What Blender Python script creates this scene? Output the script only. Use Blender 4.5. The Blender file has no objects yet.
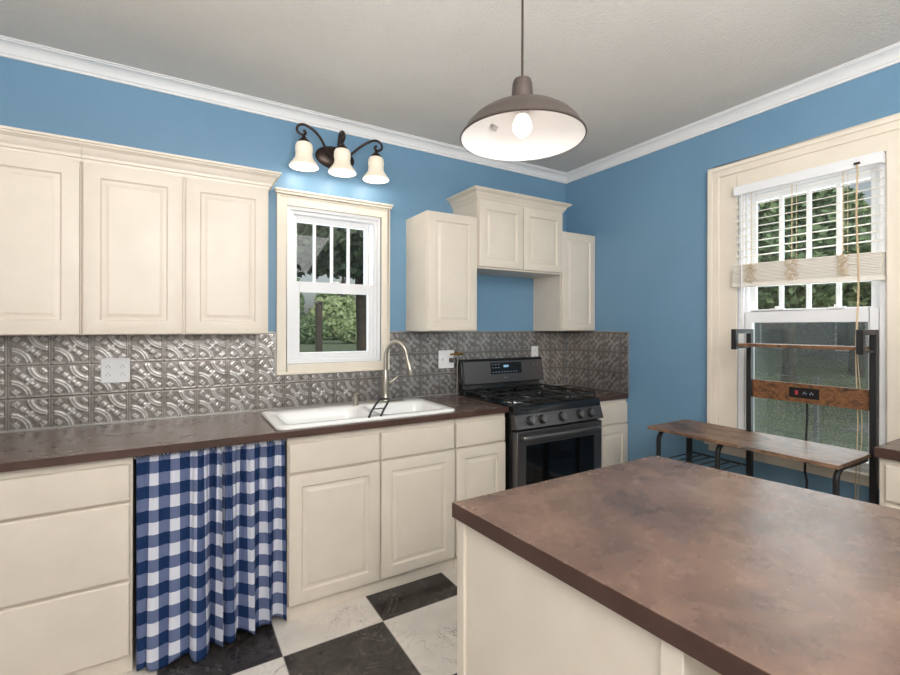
import bpy, bmesh, math, random
import numpy as np
from mathutils import Vector, Matrix
random.seed(7)
SC = bpy.context.scene
COL = SC.collection
PI = math.pi

# ------------------------------------------------------------------ colour / material helpers
def lin(c):
    c = c / 255.0
    return c / 12.92 if c <= 0.04045 else ((c + 0.055) / 1.055) ** 2.4
def rgb(r, g, b): return (lin(r), lin(g), lin(b), 1.0)

def mat(name, col, rough=0.5, metal=0.0, spec=None, emit=None, estr=0.0):
    m = bpy.data.materials.new(name); m.use_nodes = True
    b = m.node_tree.nodes['Principled BSDF']
    b.inputs['Base Color'].default_value = col
    b.inputs['Roughness'].default_value = rough
    b.inputs['Metallic'].default_value = metal
    if spec is not None: b.inputs['Specular IOR Level'].default_value = spec
    if emit is not None:
        b.inputs['Emission Color'].default_value = emit
        b.inputs['Emission Strength'].default_value = estr
    return m
def N(m, t, **kw):
    n = m.node_tree.nodes.new(t)
    for k, v in kw.items():
        if k in n.inputs: n.inputs[k].default_value = v
        else: setattr(n, k, v)
    return n
def L(m, a, b): m.node_tree.links.new(a, b)
def bsdf(m): return m.node_tree.nodes['Principled BSDF']
def objco(m, scale=(1, 1, 1), rot=(0, 0, 0), world=True):
    if world:
        g = N(m, 'ShaderNodeNewGeometry'); src = g.outputs['Position']
    else:
        g = N(m, 'ShaderNodeTexCoord'); src = g.outputs['Object']
    mp = N(m, 'ShaderNodeMapping'); mp.inputs['Scale'].default_value = scale; mp.inputs['Rotation'].default_value = rot
    L(m, src, mp.inputs['Vector']); return mp.outputs['Vector']
def ramp(m, fac, stops, interp='LINEAR'):
    r = N(m, 'ShaderNodeValToRGB'); cr = r.color_ramp; cr.interpolation = interp
    while len(cr.elements) < len(stops): cr.elements.new(0.5)
    for e, (p, c) in zip(cr.elements, stops): e.position = p; e.color = c
    L(m, fac, r.inputs['Fac']); return r.outputs['Color']
def noise(m, vec, scale, detail=4, rough=0.55, dist=0.0):
    n = N(m, 'ShaderNodeTexNoise'); n.inputs['Scale'].default_value = scale
    n.inputs['Detail'].default_value = detail; n.inputs['Roughness'].default_value = rough
    n.inputs['Distortion'].default_value = dist
    L(m, vec, n.inputs['Vector']); return n.outputs['Fac']
def bump(m, h, strength=0.2, dist=0.01):
    b = N(m, 'ShaderNodeBump'); b.inputs['Strength'].default_value = strength; b.inputs['Distance'].default_value = dist
    L(m, h, b.inputs['Height']); L(m, b.outputs['Normal'], bsdf(m).inputs['Normal'])
def mix(m, a, b, fac, mode='MIX'):
    n = N(m, 'ShaderNodeMix'); n.data_type = 'RGBA'; n.blend_type = mode
    for s, v in ((n.inputs[0], fac), (n.inputs[6], a), (n.inputs[7], b)):
        if hasattr(v, 'links') or hasattr(v, 'is_linked'): L(m, v, s)
        else: s.default_value = v
    return n.outputs[2]

def painted(name, c1, c2, scale=3.0, rough=0.45, bs=0.0, bscale=200):
    m = mat(name, c1, rough); v = objco(m)
    f = noise(m, v, scale, 5, 0.6)
    L(m, ramp(m, f, [(0.3, c1), (0.7, c2)]), bsdf(m).inputs['Base Color'])
    if bs > 0: bump(m, noise(m, v, bscale, 3, 0.6), bs, 0.0055 if bs > 0.8 else 0.004)
    return m

M = {}
M['blue'] = painted('blue wall paint', rgb(106, 144, 172), rgb(112, 150, 178), 1.4, 0.42, 0.12, 90)
M['ceil'] = painted('textured ceiling', rgb(214, 209, 202), rgb(222, 217, 210), 2, 0.9, 0.9, 105)
M['white'] = painted('white trim paint', rgb(226, 226, 226), rgb(232, 232, 232), 3, 0.4)
M['cream'] = painted('cream cabinet paint', rgb(212, 202, 187), rgb(219, 209, 195), 5, 0.42, 0.04, 60)
M['cream2'] = painted('cream cabinet panel', rgb(216, 204, 186), rgb(222, 210, 192), 5, 0.5)
M['casing'] = painted('cream casing paint', rgb(226, 216, 200), rgb(232, 223, 208), 5, 0.42)
M['vinyl'] = mat('white vinyl', rgb(232, 233, 235), 0.35)
M['black'] = mat('black enamel', rgb(20, 20, 22), 0.22)
M['iron'] = mat('cast iron', rgb(16, 16, 17), 0.5)
M['gap'] = mat('dark gap', rgb(14, 12, 11), 0.9)
M['slate'] = mat('dark stainless', rgb(104, 102, 102), 0.34, 0.8)
M['slate2'] = mat('darker stainless', rgb(92, 89, 89), 0.32, 0.75)
M['chrome'] = mat('polished steel', rgb(200, 200, 200), 0.2, 1.0)
M['nickel'] = mat('brushed nickel', rgb(176, 168, 156), 0.34, 0.9)
M['glassblack'] = mat('oven glass', rgb(8, 8, 9), 0.07)
M['porcelain'] = mat('white enamel', rgb(238, 238, 237), 0.12)
M['bronze'] = mat('oil rubbed bronze', rgb(62, 50, 44), 0.36, 0.6)
M['pendant'] = mat('aged galvanised shade', rgb(80, 71, 67), 0.4, 0.5)
M['shadein'] = mat('white enamel inside', rgb(232, 228, 226), 0.5)
M['plastic'] = mat('white plastic', rgb(232, 232, 232), 0.35)
M['blackmetal'] = mat('black powder coat', rgb(30, 30, 32), 0.45, 0.2)
M['cordtan'] = mat('tan cord', rgb(206, 184, 150), 0.8)
M['brass'] = mat('brass', rgb(170, 130, 60), 0.35, 0.9)
M['red'] = mat('red switch', rgb(150, 50, 62), 0.3, 0.0, None, rgb(220, 40, 60), 0.1)
M['marks'] = mat('pale print', rgb(120, 130, 145), 0.5, 0.0, None, rgb(120, 140, 165), 0.15)
M['screen_lit'] = mat('clock digits', rgb(140, 190, 220), 0.4, 0, None, rgb(150, 200, 230), 0.5)
M['sticker'] = mat('grey sticker', rgb(150, 146, 144), 0.6)
M['slatw'] = mat('blind slat', rgb(232, 226, 216), 0.45)
M['socket'] = mat('socket slots', rgb(60, 58, 56), 0.6)

def m_glass(name='window glass', tint=(0.93, 0.96, 0.95, 1), g=0.025):
    m = bpy.data.materials.new(name); m.use_nodes = True; nt = m.node_tree; nt.nodes.clear()
    o = nt.nodes.new('ShaderNodeOutputMaterial'); t = nt.nodes.new('ShaderNodeBsdfTransparent'); t.inputs[0].default_value = tint
    gl = nt.nodes.new('ShaderNodeBsdfGlossy'); gl.inputs['Roughness'].default_value = 0.02
    mx = nt.nodes.new('ShaderNodeMixShader'); mx.inputs[0].default_value = g
    nt.links.new(t.outputs[0], mx.inputs[1]); nt.links.new(gl.outputs[0], mx.inputs[2]); nt.links.new(mx.outputs[0], o.inputs[0])
    return m
M['glass'] = m_glass()
def m_screen():
    m = bpy.data.materials.new('insect mesh'); m.use_nodes = True; nt = m.node_tree; nt.nodes.clear()
    o = nt.nodes.new('ShaderNodeOutputMaterial'); t = nt.nodes.new('ShaderNodeBsdfTransparent')
    d = nt.nodes.new('ShaderNodeBsdfDiffuse'); d.inputs[0].default_value = rgb(120, 124, 124)
    mx = nt.nodes.new('ShaderNodeMixShader'); g = nt.nodes.new('ShaderNodeNewGeometry')
    ns = nt.nodes.new('ShaderNodeTexNoise'); ns.inputs['Scale'].default_value = 120; ns.inputs['Detail'].default_value = 2
    mr = nt.nodes.new('ShaderNodeMapRange'); mr.inputs[1].default_value = .35; mr.inputs[2].default_value = .65
    mr.inputs[3].default_value = .12; mr.inputs[4].default_value = .42
    nt.links.new(g.outputs['Position'], ns.inputs['Vector']); nt.links.new(ns.outputs['Fac'], mr.inputs[0]); nt.links.new(mr.outputs[0], mx.inputs[0])
    nt.links.new(t.outputs[0], mx.inputs[1]); nt.links.new(d.outputs[0], mx.inputs[2]); nt.links.new(mx.outputs[0], o.inputs[0])
    return m
M['screen'] = m_screen()

# sconce glass: alabaster, lit from within
def m_alabaster():
    m = mat('alabaster glass', rgb(238, 226, 206), 0.3)
    b = bsdf(m); v = objco(m, (60, 60, 3)); f = noise(m, v, 1.0, 3)
    c = ramp(m, f, [(0.3, rgb(255, 236, 205)), (0.7, rgb(255, 250, 238))])
    L(m, c, b.inputs['Emission Color']); b.inputs['Emission Strength'].default_value = 0.2
    return m
M['alabaster'] = m_alabaster()
M['bulb'] = mat('lit bulb', rgb(255, 250, 240), 0.4, 0, None, rgb(255, 246, 232), 1.5)

# laminate counter
def m_counter(name, a, b, c, d, rough=0.3):
    m = mat(name, a, rough, 0, 0.5); v = objco(m)
    f1 = noise(m, v, 3.0, 9, 0.68, 0.5); f2 = noise(m, v, 11, 5, 0.62, 0.2); f3 = noise(m, v, 70, 4, 0.7)
    base = ramp(m, f1, [(0.32, a), (0.45, b), (0.56, c), (0.7, d)])
    det = ramp(m, f2, [(0.25, rgb(130, 130, 130)), (0.75, rgb(215, 215, 215))])
    c2 = mix(m, base, det, 0.35, 'SOFT_LIGHT')
    det2 = ramp(m, f3, [(0.25, rgb(150, 146, 144)), (0.75, rgb(222, 218, 214))])
    c3 = mix(m, c2, det2, 0.3, 'SOFT_LIGHT')
    L(m, c3, bsdf(m).inputs['Base Color'])
    L(m, ramp(m, f2, [(0.3, (rough-.02,)*3+(1,)), (0.7, (rough+.08,)*3+(1,))]), bsdf(m).inputs['Roughness'])
    return m
M['counter'] = m_counter('brown laminate worktop', rgb(84, 68, 61), rgb(94, 76, 68), rgb(102, 84, 76), rgb(110, 92, 83), 0.22)
M['counter_island'] = m_counter('brown stone laminate', rgb(84, 69, 63), rgb(104, 83, 73), rgb(120, 96, 82), rgb(134, 113, 102), 0.24)
M['counter_edge'] = m_counter('brown laminate edge', rgb(62, 42, 35), rgb(70, 48, 40), rgb(76, 53, 44), rgb(84, 60, 51), 0.35)

def m_floor():
    m = mat('black and white marble tile', rgb(200, 200, 200), 0.22)
    g = N(m, 'ShaderNodeNewGeometry'); mp = N(m, 'ShaderNodeMapping')
    S = 0.457
    mp.inputs['Location'].default_value = (2.023 / S, 0.82 / S, 0.5); mp.inputs['Scale'].default_value = (1 / S, 1 / S, 1)
    L(m, g.outputs['Position'], mp.inputs['Vector'])
    sep = N(m, 'ShaderNodeSeparateXYZ'); L(m, mp.outputs['Vector'], sep.inputs[0])
    def math_(op, a, b=None):
        n = N(m, 'ShaderNodeMath'); n.operation = op
        for i, v in enumerate((a, b)):
            if v is None: continue
            if isinstance(v, (int, float)): n.inputs[i].default_value = v
            else: L(m, v, n.inputs[i])
        return n.outputs[0]
    fx = math_('FLOOR', sep.outputs[0]); fy = math_('FLOOR', sep.outputs[1])
    par = math_('FLOORED_MODULO', math_('ADD', fx, fy), 2.0)            # 1 = white
    # veins: thin lines where a distorted noise crosses one half, shifted from tile to tile
    cid = math_('MULTIPLY', math_('ADD', fx, math_('MULTIPLY', fy, 3.7)), 5.13)
    cmb = N(m, 'ShaderNodeCombineXYZ'); L(m, cid, cmb.inputs[2])
    va = N(m, 'ShaderNodeVectorMath'); va.operation = 'ADD'
    L(m, mp.outputs['Vector'], va.inputs[0]); L(m, cmb.outputs[0], va.inputs[1])
    def vein(scale, width, dist):
        f = noise(m, va.outputs[0], scale, 5, 0.6, dist)
        return math_('SUBTRACT', 1.0, math_('MINIMUM', math_('MULTIPLY', math_('ABSOLUTE', math_('SUBTRACT', f, 0.5)), width), 1.0))
    v1 = vein(1.3, 130, 0.9); v2 = vein(3.0, 60, 1.1)
    gate = noise(m, va.outputs[0], 1.7, 2)
    gt = ramp(m, gate, [(0.46, (0, 0, 0, 1)), (0.6, (1, 1, 1, 1))])
    veins = math_('MULTIPLY', math_('MAXIMUM', v1, math_('MULTIPLY', v2, 0.35)), gt)
    cloud = noise(m, va.outputs[0], 2.2, 6, 0.65)
    white = ramp(m, cloud, [(0.3, rgb(205, 198, 190)), (0.6, rgb(222, 215, 207))])
    white = mix(m, white, rgb(96, 92, 92), math_('MULTIPLY', veins, 0.75))
    black = ramp(m, noise(m, va.outputs[0], 5, 8, 0.7, 0.5), [(0.35, rgb(38, 35, 34)), (0.62, rgb(60, 56, 54)), (0.8, rgb(92, 88, 85))])
    black = mix(m, black, rgb(130, 126, 122), math_('MULTIPLY', veins, 0.4))
    c = mix(m, black, white, par)
    # thin joints
    def edge(o):
        fr = math_('FRACT', o); return math_('MINIMUM', fr, math_('SUBTRACT', 1.0, fr))
    e = math_('MINIMUM', edge(sep.outputs[0]), edge(sep.outputs[1]))
    j = math_('LESS_THAN', e, 0.0045)
    c = mix(m, c, rgb(165, 160, 155), math_('MULTIPLY', j, 0.8))
    L(m, c, bsdf(m).inputs['Base Color'])
    return m
M['floor'] = m_floor()

def m_tin():
    m = mat('pressed tin', rgb(150, 146, 142), 0.36, 0.7)
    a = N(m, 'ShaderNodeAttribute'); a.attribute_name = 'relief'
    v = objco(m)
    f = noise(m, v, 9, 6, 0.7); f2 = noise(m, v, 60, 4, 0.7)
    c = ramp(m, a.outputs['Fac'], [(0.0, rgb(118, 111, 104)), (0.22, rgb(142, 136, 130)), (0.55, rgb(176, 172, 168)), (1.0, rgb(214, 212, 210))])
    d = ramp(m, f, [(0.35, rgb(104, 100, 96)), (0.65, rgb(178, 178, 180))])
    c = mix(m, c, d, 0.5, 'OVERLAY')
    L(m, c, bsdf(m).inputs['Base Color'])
    L(m, ramp(m, f2, [(0.3, (.24,)*3+(1,)), (0.7, (.42,)*3+(1,))]), bsdf(m).inputs['Roughness'])
    return m
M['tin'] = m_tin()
M['tintrim'] = mat('tin edge trim', rgb(168, 165, 162), 0.4, 0.7)

def m_gingham():
    m = mat('blue gingham', rgb(200, 200, 210), 0.85, 0, 0.2)
    uv = N(m, 'ShaderNodeUVMap'); sep = N(m, 'ShaderNodeSeparateXYZ'); L(m, uv.outputs[0], sep.inputs[0])
    def st(o):
        n = N(m, 'ShaderNodeMath'); n.operation = 'FRACT'; L(m, o, n.inputs[0])
        k = N(m, 'ShaderNodeMath'); k.operation = 'LESS_THAN'; L(m, n.outputs[0], k.inputs[0]); k.inputs[1].default_value = 0.5
        return k.outputs[0]
    a = N(m, 'ShaderNodeMath'); a.operation = 'ADD'; L(m, st(sep.outputs[0]), a.inputs[0]); L(m, st(sep.outputs[1]), a.inputs[1])
    h = N(m, 'ShaderNodeMath'); h.operation = 'MULTIPLY'; L(m, a.outputs[0], h.inputs[0]); h.inputs[1].default_value = 0.5
    c = ramp(m, h.outputs[0], [(0.0, rgb(208, 210, 220)), (0.3, rgb(98, 109, 142)), (0.8, rgb(22, 46, 86))], 'CONSTANT')
    v = objco(m, (1, 1, 1)); f = noise(m, v, 400, 2)
    c = mix(m, c, ramp(m, f, [(0.3, rgb(150, 150, 150)), (0.7, rgb(215, 215, 215))]), 0.25, 'OVERLAY')
    L(m, c, bsdf(m).inputs['Base Color'])
    bump(m, f, 0.1, 0.002)
    return m
M['gingham'] = m_gingham()

def m_wood(name, cols, stretch, rough=0.4):
    m = mat(name, cols[0], rough); v = objco(m, stretch)
    f1 = noise(m, v, 1.0, 8, 0.68, 1.2); f2 = noise(m, v, 6.0, 5, 0.65, 0.3)
    c = ramp(m, f1, [(0.36, cols[0]), (0.45, cols[1]), (0.53, cols[2]), (0.64, cols[3])])
    d = ramp(m, f2, [(0.35, rgb(95, 95, 95)), (0.68, rgb(205, 205, 205))])
    L(m, mix(m, c, d, 0.5, 'OVERLAY'), bsdf(m).inputs['Base Color'])
    return m
M['rustic'] = m_wood('rustic brown board', [rgb(52, 44, 42), rgb(112, 84, 66), rgb(148, 112, 86), rgb(104, 92, 86)], (7, 3.2, 7), 0.42)
M['rustic2'] = m_wood('rustic orange board', [rgb(52, 34, 24), rgb(108, 70, 42), rgb(142, 96, 58), rgb(92, 60, 40)], (12, 11, 20), 0.45)

M['grass'] = painted('lawn', rgb(92, 106, 78), rgb(114, 124, 96), 2.0, 0.9, 0.3, 30)
M['leafd'] = painted('dark leaves', rgb(62, 78, 62), rgb(92, 110, 82), 3.0, 0.8)
M['leafm'] = painted('mid leaves', rgb(104, 132, 92), rgb(146, 168, 124), 2.0, 0.8)
M['leafl'] = painted('pale leaves', rgb(150, 170, 120), rgb(184, 196, 150), 2.0, 0.8)
M['bark'] = painted('bark', rgb(66, 58, 50), rgb(92, 82, 72), 8.0, 0.95, 0.6, 40)
M['asphalt'] = painted('pale pavement', rgb(128, 128, 126), rgb(148, 147, 144), 3.0, 0.9)
M['siding'] = painted('grey siding', rgb(120, 124, 128), rgb(134, 137, 140), 1.0, 0.8)
M['roofing'] = painted('dark shingles', rgb(62, 62, 66), rgb(78, 78, 82), 6.0, 0.9)
M['deck'] = painted('weathered planks', rgb(116, 110, 104), rgb(140, 134, 126), 9.0, 0.9)

# ------------------------------------------------------------------ mesh helpers
class MB:
    def __init__(s): s.bm = bmesh.new()
    def box(s, x0, x1, y0, y1, z0, z1):
        vs = [s.bm.verts.new(p) for p in ((x0,y0,z0),(x1,y0,z0),(x1,y1,z0),(x0,y1,z0),(x0,y0,z1),(x1,y0,z1),(x1,y1,z1),(x0,y1,z1))]
        for f in ((0,3,2,1),(4,5,6,7),(0,1,5,4),(1,2,6,5),(2,3,7,6),(3,0,4,7)): s.bm.faces.new([vs[i] for i in f])
        return s
    def loft(s, rings, cap0=True, cap1=True, closed=True):
        R = [[s.bm.verts.new(p) for p in r] for r in rings]
        n = len(R[0])
        for a, b in zip(R, R[1:]):
            for i in range(n if closed else n - 1):
                j = (i + 1) % n; s.bm.faces.new((a[i], a[j], b[j], b[i]))
        if cap0: s.bm.faces.new(R[0][::-1])
        if cap1: s.bm.faces.new(R[-1])
        return s
    def lathe(s, c, prof, seg=32, axis='Z', cap0=True, cap1=True):
        rings = []
        for r, h in prof:
            ring = []
            for i in range(seg):
                a = 2 * PI * i / seg; u, v = max(r, 1e-4) * math.cos(a), max(r, 1e-4) * math.sin(a)
                p = {'Z': (u, v, h), 'Y': (u, h, v), 'X': (h, u, v)}[axis]
                ring.append((c[0] + p[0], c[1] + p[1], c[2] + p[2]))
            rings.append(ring)
        return s.loft(rings, cap0, cap1)
    def tube(s, pts, r, seg=12, caps=True, flat=None):
        pts = [Vector(p) for p in pts]; n = len(pts)
        rr = r if isinstance(r, (list, tuple)) else [r] * n
        rings = []; up = None
        for i, p in enumerate(pts):
            t = (pts[min(i + 1, n - 1)] - pts[max(i - 1, 0)]).normalized()
            if up is None:
                up = Vector((0, 0, 1)) if abs(t.z) < 0.9 else Vector((0, 1, 0))
            up = (up - t * up.dot(t)).normalized(); sd = t.cross(up)
            ring = []
            for k in range(seg):
                a = 2 * PI * k / seg
                ring.append(p + up * math.cos(a) * rr[i] + sd * math.sin(a) * rr[i] * (flat or 1))
            rings.append(ring)
        return s.loft(rings, caps, caps)
    def prism(s, poly, z0, z1):
        return s.loft([[(x, y, z0) for x, y in poly], [(x, y, z1) for x, y in poly]])
    def build(s, name, m, parent=None, bevel=0.0, smooth=40, seg=2, subd=0):
        bmesh.ops.remove_doubles(s.bm, verts=s.bm.verts, dist=1e-6)
        bmesh.ops.recalc_face_normals(s.bm, faces=s.bm.faces)
        me = bpy.data.meshes.new(name); s.bm.to_mesh(me); s.bm.free()
        return link(name, me, m, parent, bevel, smooth, seg, subd)
def world_of(o):
    v = Vector((0, 0, 0))
    while o is not None: v += o.location; o = o.parent
    return v
def link(name, me, m, parent=None, bevel=0.0, smooth=40, seg=2, subd=0):
    o = bpy.data.objects.new(name, me); COL.objects.link(o)
    n = len(me.vertices); co = np.empty(n * 3); me.vertices.foreach_get('co', co); co = co.reshape(-1, 3)
    lo, hi = co.min(0), co.max(0)
    org = Vector(((lo[0] + hi[0]) / 2, (lo[1] + hi[1]) / 2, lo[2]))
    me.transform(Matrix.Translation(-org))
    o.location = org - (world_of(parent) if parent else Vector((0, 0, 0)))
    if parent: o.parent = parent
    for mm in (m if isinstance(m, (list, tuple)) else [m]): me.materials.append(mm)
    if smooth:
        me.polygons.foreach_set('use_smooth', [True] * len(me.polygons))
        try: me.set_sharp_from_angle(angle=math.radians(smooth))
        except Exception: pass
    if bevel > 0:
        b = o.modifiers.new('bevel', 'BEVEL'); b.width = bevel; b.segments = seg; b.limit_method = 'ANGLE'; b.angle_limit = math.radians(35)
    if subd:
        d = o.modifiers.new('sub', 'SUBSURF'); d.levels = subd; d.render_levels = subd
    return o
def tag(o, label=None, cat=None, group=None, kind=None):
    if label: o['label'] = label
    if cat: o['category'] = cat
    if group: o['group'] = group
    if kind: o['kind'] = kind
    return o
def thing(name, label, cat, loc, group=None, kind=None):
    o = bpy.data.objects.new(name, None); COL.objects.link(o); o.location = loc; o.empty_display_size = 0.05
    return tag(o, label, cat, group, kind)
def struct(o): o['kind'] = 'structure'; return o
def box(name, m, b, parent=None, bevel=0.0, seg=2):
    return MB().box(*b).build(name, m, parent, bevel, 40, seg)

# frontal mapping: back run faces -y (u = x), right run faces -x (u = y)
def fmap(face, d0):
    if face == 'y': return lambda u, v, d: (u, d0 - d, v)
    return lambda u, v, d: (d0 - d, u, v)
def rect_rings(mp, u0, u1, v0, v1, steps):
    rings = []
    for ins, d in steps:
        a, b, c, e = u0 + ins, u1 - ins, v0 + ins, v1 - ins
        rings.append([mp(a, c, d), mp(b, c, d), mp(b, e, d), mp(a, e, d)])
    return rings
def raised_door(name, face, d0, u0, u1, v0, v1, parent, m=None, frame=0.060, t=0.019):
    st = [(0, 0), (0, t - 0.004), (0.0015, t - 0.001), (0.004, t), (frame - 0.002, t), (frame + 0.002, t - 0.007), (frame + 0.005, t - 0.0095), (frame + 0.009, t - 0.0095),
          (frame + 0.027, t - 0.0020), (frame + 0.030, t - 0.0008), (frame + 0.033, t - 0.0005)]
    return MB().loft(rect_rings(fmap(face, d0), u0, u1, v0, v1, st)).build(name, m or M['cream'], parent, 0, 25)
def slab(name, face, d0, u0, u1, v0, v1, parent, m=None, t=0.019):
    st = [(0, 0), (0, t - 0.008), (0.002, t - 0.004), (0.006, t - 0.001), (0.012, t)]
    return MB().loft(rect_rings(fmap(face, d0), u0, u1, v0, v1, st)).build(name, m or M['cream'], parent, 0, 25)
def frame_mb(mp, u0, u1, v0, v1, w, d_a, d_b, mb=None, wb=None, wt=None):
    """picture-frame of four bars between depths d_a and d_b"""
    mb = mb or MB(); wb = w if wb is None else wb; wt = w if wt is None else wt
    def bx(a, b, c, e):
        p = mp(a, c, d_a); q = mp(b, e, d_b)
        mb.box(min(p[0], q[0]), max(p[0], q[0]), min(p[1], q[1]), max(p[1], q[1]), min(p[2], q[2]), max(p[2], q[2]))
    bx(u0, u0 + w, v0, v1); bx(u1 - w, u1, v0, v1)
    bx(u0 + w, u1 - w, v0, v0 + wb); bx(u0 + w, u1 - w, v1 - wt, v1)
    return mb

# profile swept along an open path in plan, mitred; profile = [(out, z)]
def sweep(mb, path, prof, side=1):
    P = [Vector((x, y)) for x, y in path]; rings = []
    for i, p in enumerate(P):
        d0 = (P[i] - P[i - 1]).normalized() if i > 0 else None
        d1 = (P[i + 1] - P[i]).normalized() if i < len(P) - 1 else None
        if d0 is None: d0 = d1
        if d1 is None: d1 = d0
        n0 = Vector((-d0.y, d0.x)) * side; n1 = Vector((-d1.y, d1.x)) * side
        b = (n0 + n1).normalized(); k = 1 / max(0.2, b.dot(n0))
        rings.append([(p.x + b.x * k * o, p.y + b.y * k * o, z) for o, z in prof])
    return mb.loft(rings)

# ------------------------------------------------------------------ room shell
XL, XR, YB, YF, H = -4.1, 0.0, 0.0, -4.6, 2.70
T = 0.14
W1 = (-2.305, -1.705, 1.18, 2.13)          # back window opening x0,x1,z0,z1
W2 = (-2.07, -1.40, 0.695, 2.235)           # right window opening y0,y1,z0,z1
mb = MB()
mb.box(XL - T, W1[0], 0, T, 0, H); mb.box(W1[1], XR + T, 0, T, 0, H)
mb.box(W1[0], W1[1], 0, T, 0, W1[2]); mb.box(W1[0], W1[1], 0, T, W1[3], H)
struct(mb.build('wall_back', M['blue']))
mb = MB()
mb.box(0, T, YF, W2[0], 0, H); mb.box(0, T, W2[1], 0, 0, H)
mb.box(0, T, W2[0], W2[1], 0, W2[2]); mb.box(0, T, W2[0], W2[1], W2[3], H)
struct(mb.build('wall_right', M['blue']))
M['offwhite'] = painted('warm white wall paint', rgb(206, 208, 210), rgb(212, 214, 216), 1.4, 0.6)
struct(box('wall_left', M['offwhite'], (XL - T, XL, YF, 0, 0, H)))
struct(box('wall_front', M['offwhite'], (XL - T, XR + T, YF - T, YF, 0, H)))
struct(box('floor', M['floor'], (XL - T, XR + T, YF - T, T, -0.05, 0)))
struct(box('ceiling', M['ceil'], (XL - T, XR + T, YF - T, T, H, H + 0.05)))
crown = [(0, 2.634), (0.010, 2.634), (0.010, 2.646), (0.016, 2.650), (0.022, 2.664), (0.036, 2.678), (0.052, 2.686), (0.060, 2.688), (0.060, 2.693), (0.068, 2.695), (0.068, 2.70), (0, 2.70)]
mb = MB(); sweep(mb, [(XR, YF), (XR, YB), (XL, YB), (XL, YF), (XR, YF)][:4], crown, 1)
struct(mb.build('trim_1', M['white'], None, 0, 25))
mb = MB().box(-0.014, 0, -1.1, -0.64, 0, 0.12).box(-0.014, 0, -2.14, -1.1, 0, 0.12)
struct(mb.build('baseboard_right', M['white'], None, 0.003))

# ------------------------------------------------------------------ windows
def window(idx, face, sgn, W, wall_t, casing, upper, lower, n_m, asym=0):
    """face 'y': back wall; face 'x': right wall. depth d negative goes outward"""
    mp = fmap(face, 0.0); u0, u1, v0, v1 = W
    win = bpy.data.objects.new('window_%d' % idx, None); COL.objects.link(win); win['kind'] = 'structure'
    win.location = mp((u0 + u1) / 2, v0, 0)
    return win, mp
# back window
w1, mp = window(1, 'y', 1, W1, T, 0, 0, 0, 3)
u0, u1, v0, v1 = W1
fr = frame_mb(mp, u0, u1, v0, v1, 0.022, -0.11, 0.004)
frame_mb(mp, u0 + 0.022, u1 - 0.022, v0 + 0.022, v1 - 0.022, 0.02, -0.09, -0.006, fr)
fr.build('window_frame', M['vinyl'], w1, 0.002)
up = frame_mb(mp, -2.262, -1.766, 1.645, 2.088, 0.028, -0.075, -0.045, None, 0.032, 0.038)
up.build('upper_sash', M['vinyl'], w1, 0.002)
mu = MB()
for i in range(1, 4):
    x = -2.234 + 0.44 * i / 4; mu.box(x - 0.008, x + 0.008, 0.050, 0.068, 1.675, 2.052)
mu.build('muntin_grid', M['vinyl'], w1)
lo = frame_mb(mp, -2.264, -1.744, 1.20, 1.678, 0.040, -0.042, -0.010, None, 0.045, 0.062)
lo.build('lower_sash', M['vinyl'], w1, 0.003)
MB().box(-2.236, -1.79, 0.058, 0.061, 1.675, 2.052).build('upper_pane', M['glass'], w1)
MB().box(-2.226, -1.782, 0.025, 0.028, 1.243, 1.618).build('lower_pane', M['glass'], w1)
MB().box(-2.03, -1.98, -0.004, 0.014, 1.676, 1.688).build('sash_lock', M['vinyl'], w1, 0.002)
cs = frame_mb(mp, -2.363, -1.643, 1.118, 2.190, 0.058, 0.0, 0.018, None, 0.06, 0.062)
frame_mb(mp, -2.363, -1.643, 1.118, 2.190, 0.014, 0.018, 0.023, cs)
cs.build('casing', M['casing'], w1, 0.003)
MB().box(-2.372, -1.634, -0.036, 0, 2.190, 2.205).box(-2.378, -1.628, -0.044, 0, 2.205, 2.218).build('head_cap', M['casing'], w1, 0.003)

# right window
w2, mp = window(2, 'x', 1, W2, T, 0, 0, 0, 3)
u0, u1, v0, v1 = W2
fr = frame_mb(mp, u0, u1, v0, v1, 0.03, -0.11, -0.002)
frame_mb(mp, u0 + 0.03, u1 - 0.03, v0 + 0.03, v1 - 0.03, 0.016, -0.09, -0.02, fr)
fr.build('window_frame', M['vinyl'], w2, 0.002)
frame_mb(mp, -2.030, -1.440, 1.46, 2.19, 0.034, -0.075, -0.045, None, 0.05, 0.048).build('upper_sash', M['vinyl'], w2, 0.002)
mu = MB()
for i in range(1, 4):
    y = -1.996 + 0.522 * i / 4; mu.box(0.046, 0.066, y - 0.009, y + 0.009, 1.505, 2.145)
mu.build('muntin_grid', M['vinyl'], w2)
frame_mb(mp, -2.034, -1.436, 0.712, 1.50, 0.036, -0.042, -0.008, None, 0.035, 0.066).build('lower_sash', M['vinyl'], w2, 0.003)
MB().box(0.055, 0.058, -2.0, -1.47, 1.50, 2.15).build('upper_pane', M['glass'], w2)
MB().box(0.025, 0.028, -2.0, -1.47, 0.745, 1.438).build('lower_pane', M['glass'], w2)
MB().box(0.098, 0.100, -2.03, -1.44, 0.73, 1.47).build('insect_screen', M['screen'], w2)
for y in (-1.60, -1.87):
    MB().box(0.004, 0.036, y - 0.035, y + 0.035, 1.500, 1.512).box(0.012, 0.026, y - 0.012, y + 0.012, 1.512, 1.524).build('sash_lock', M['vinyl'], w2, 0.003)
cs = MB()
def bb(a, b, c, e, d0, d1): cs.box(-d1, -d0, a, b, c, e)
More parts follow.
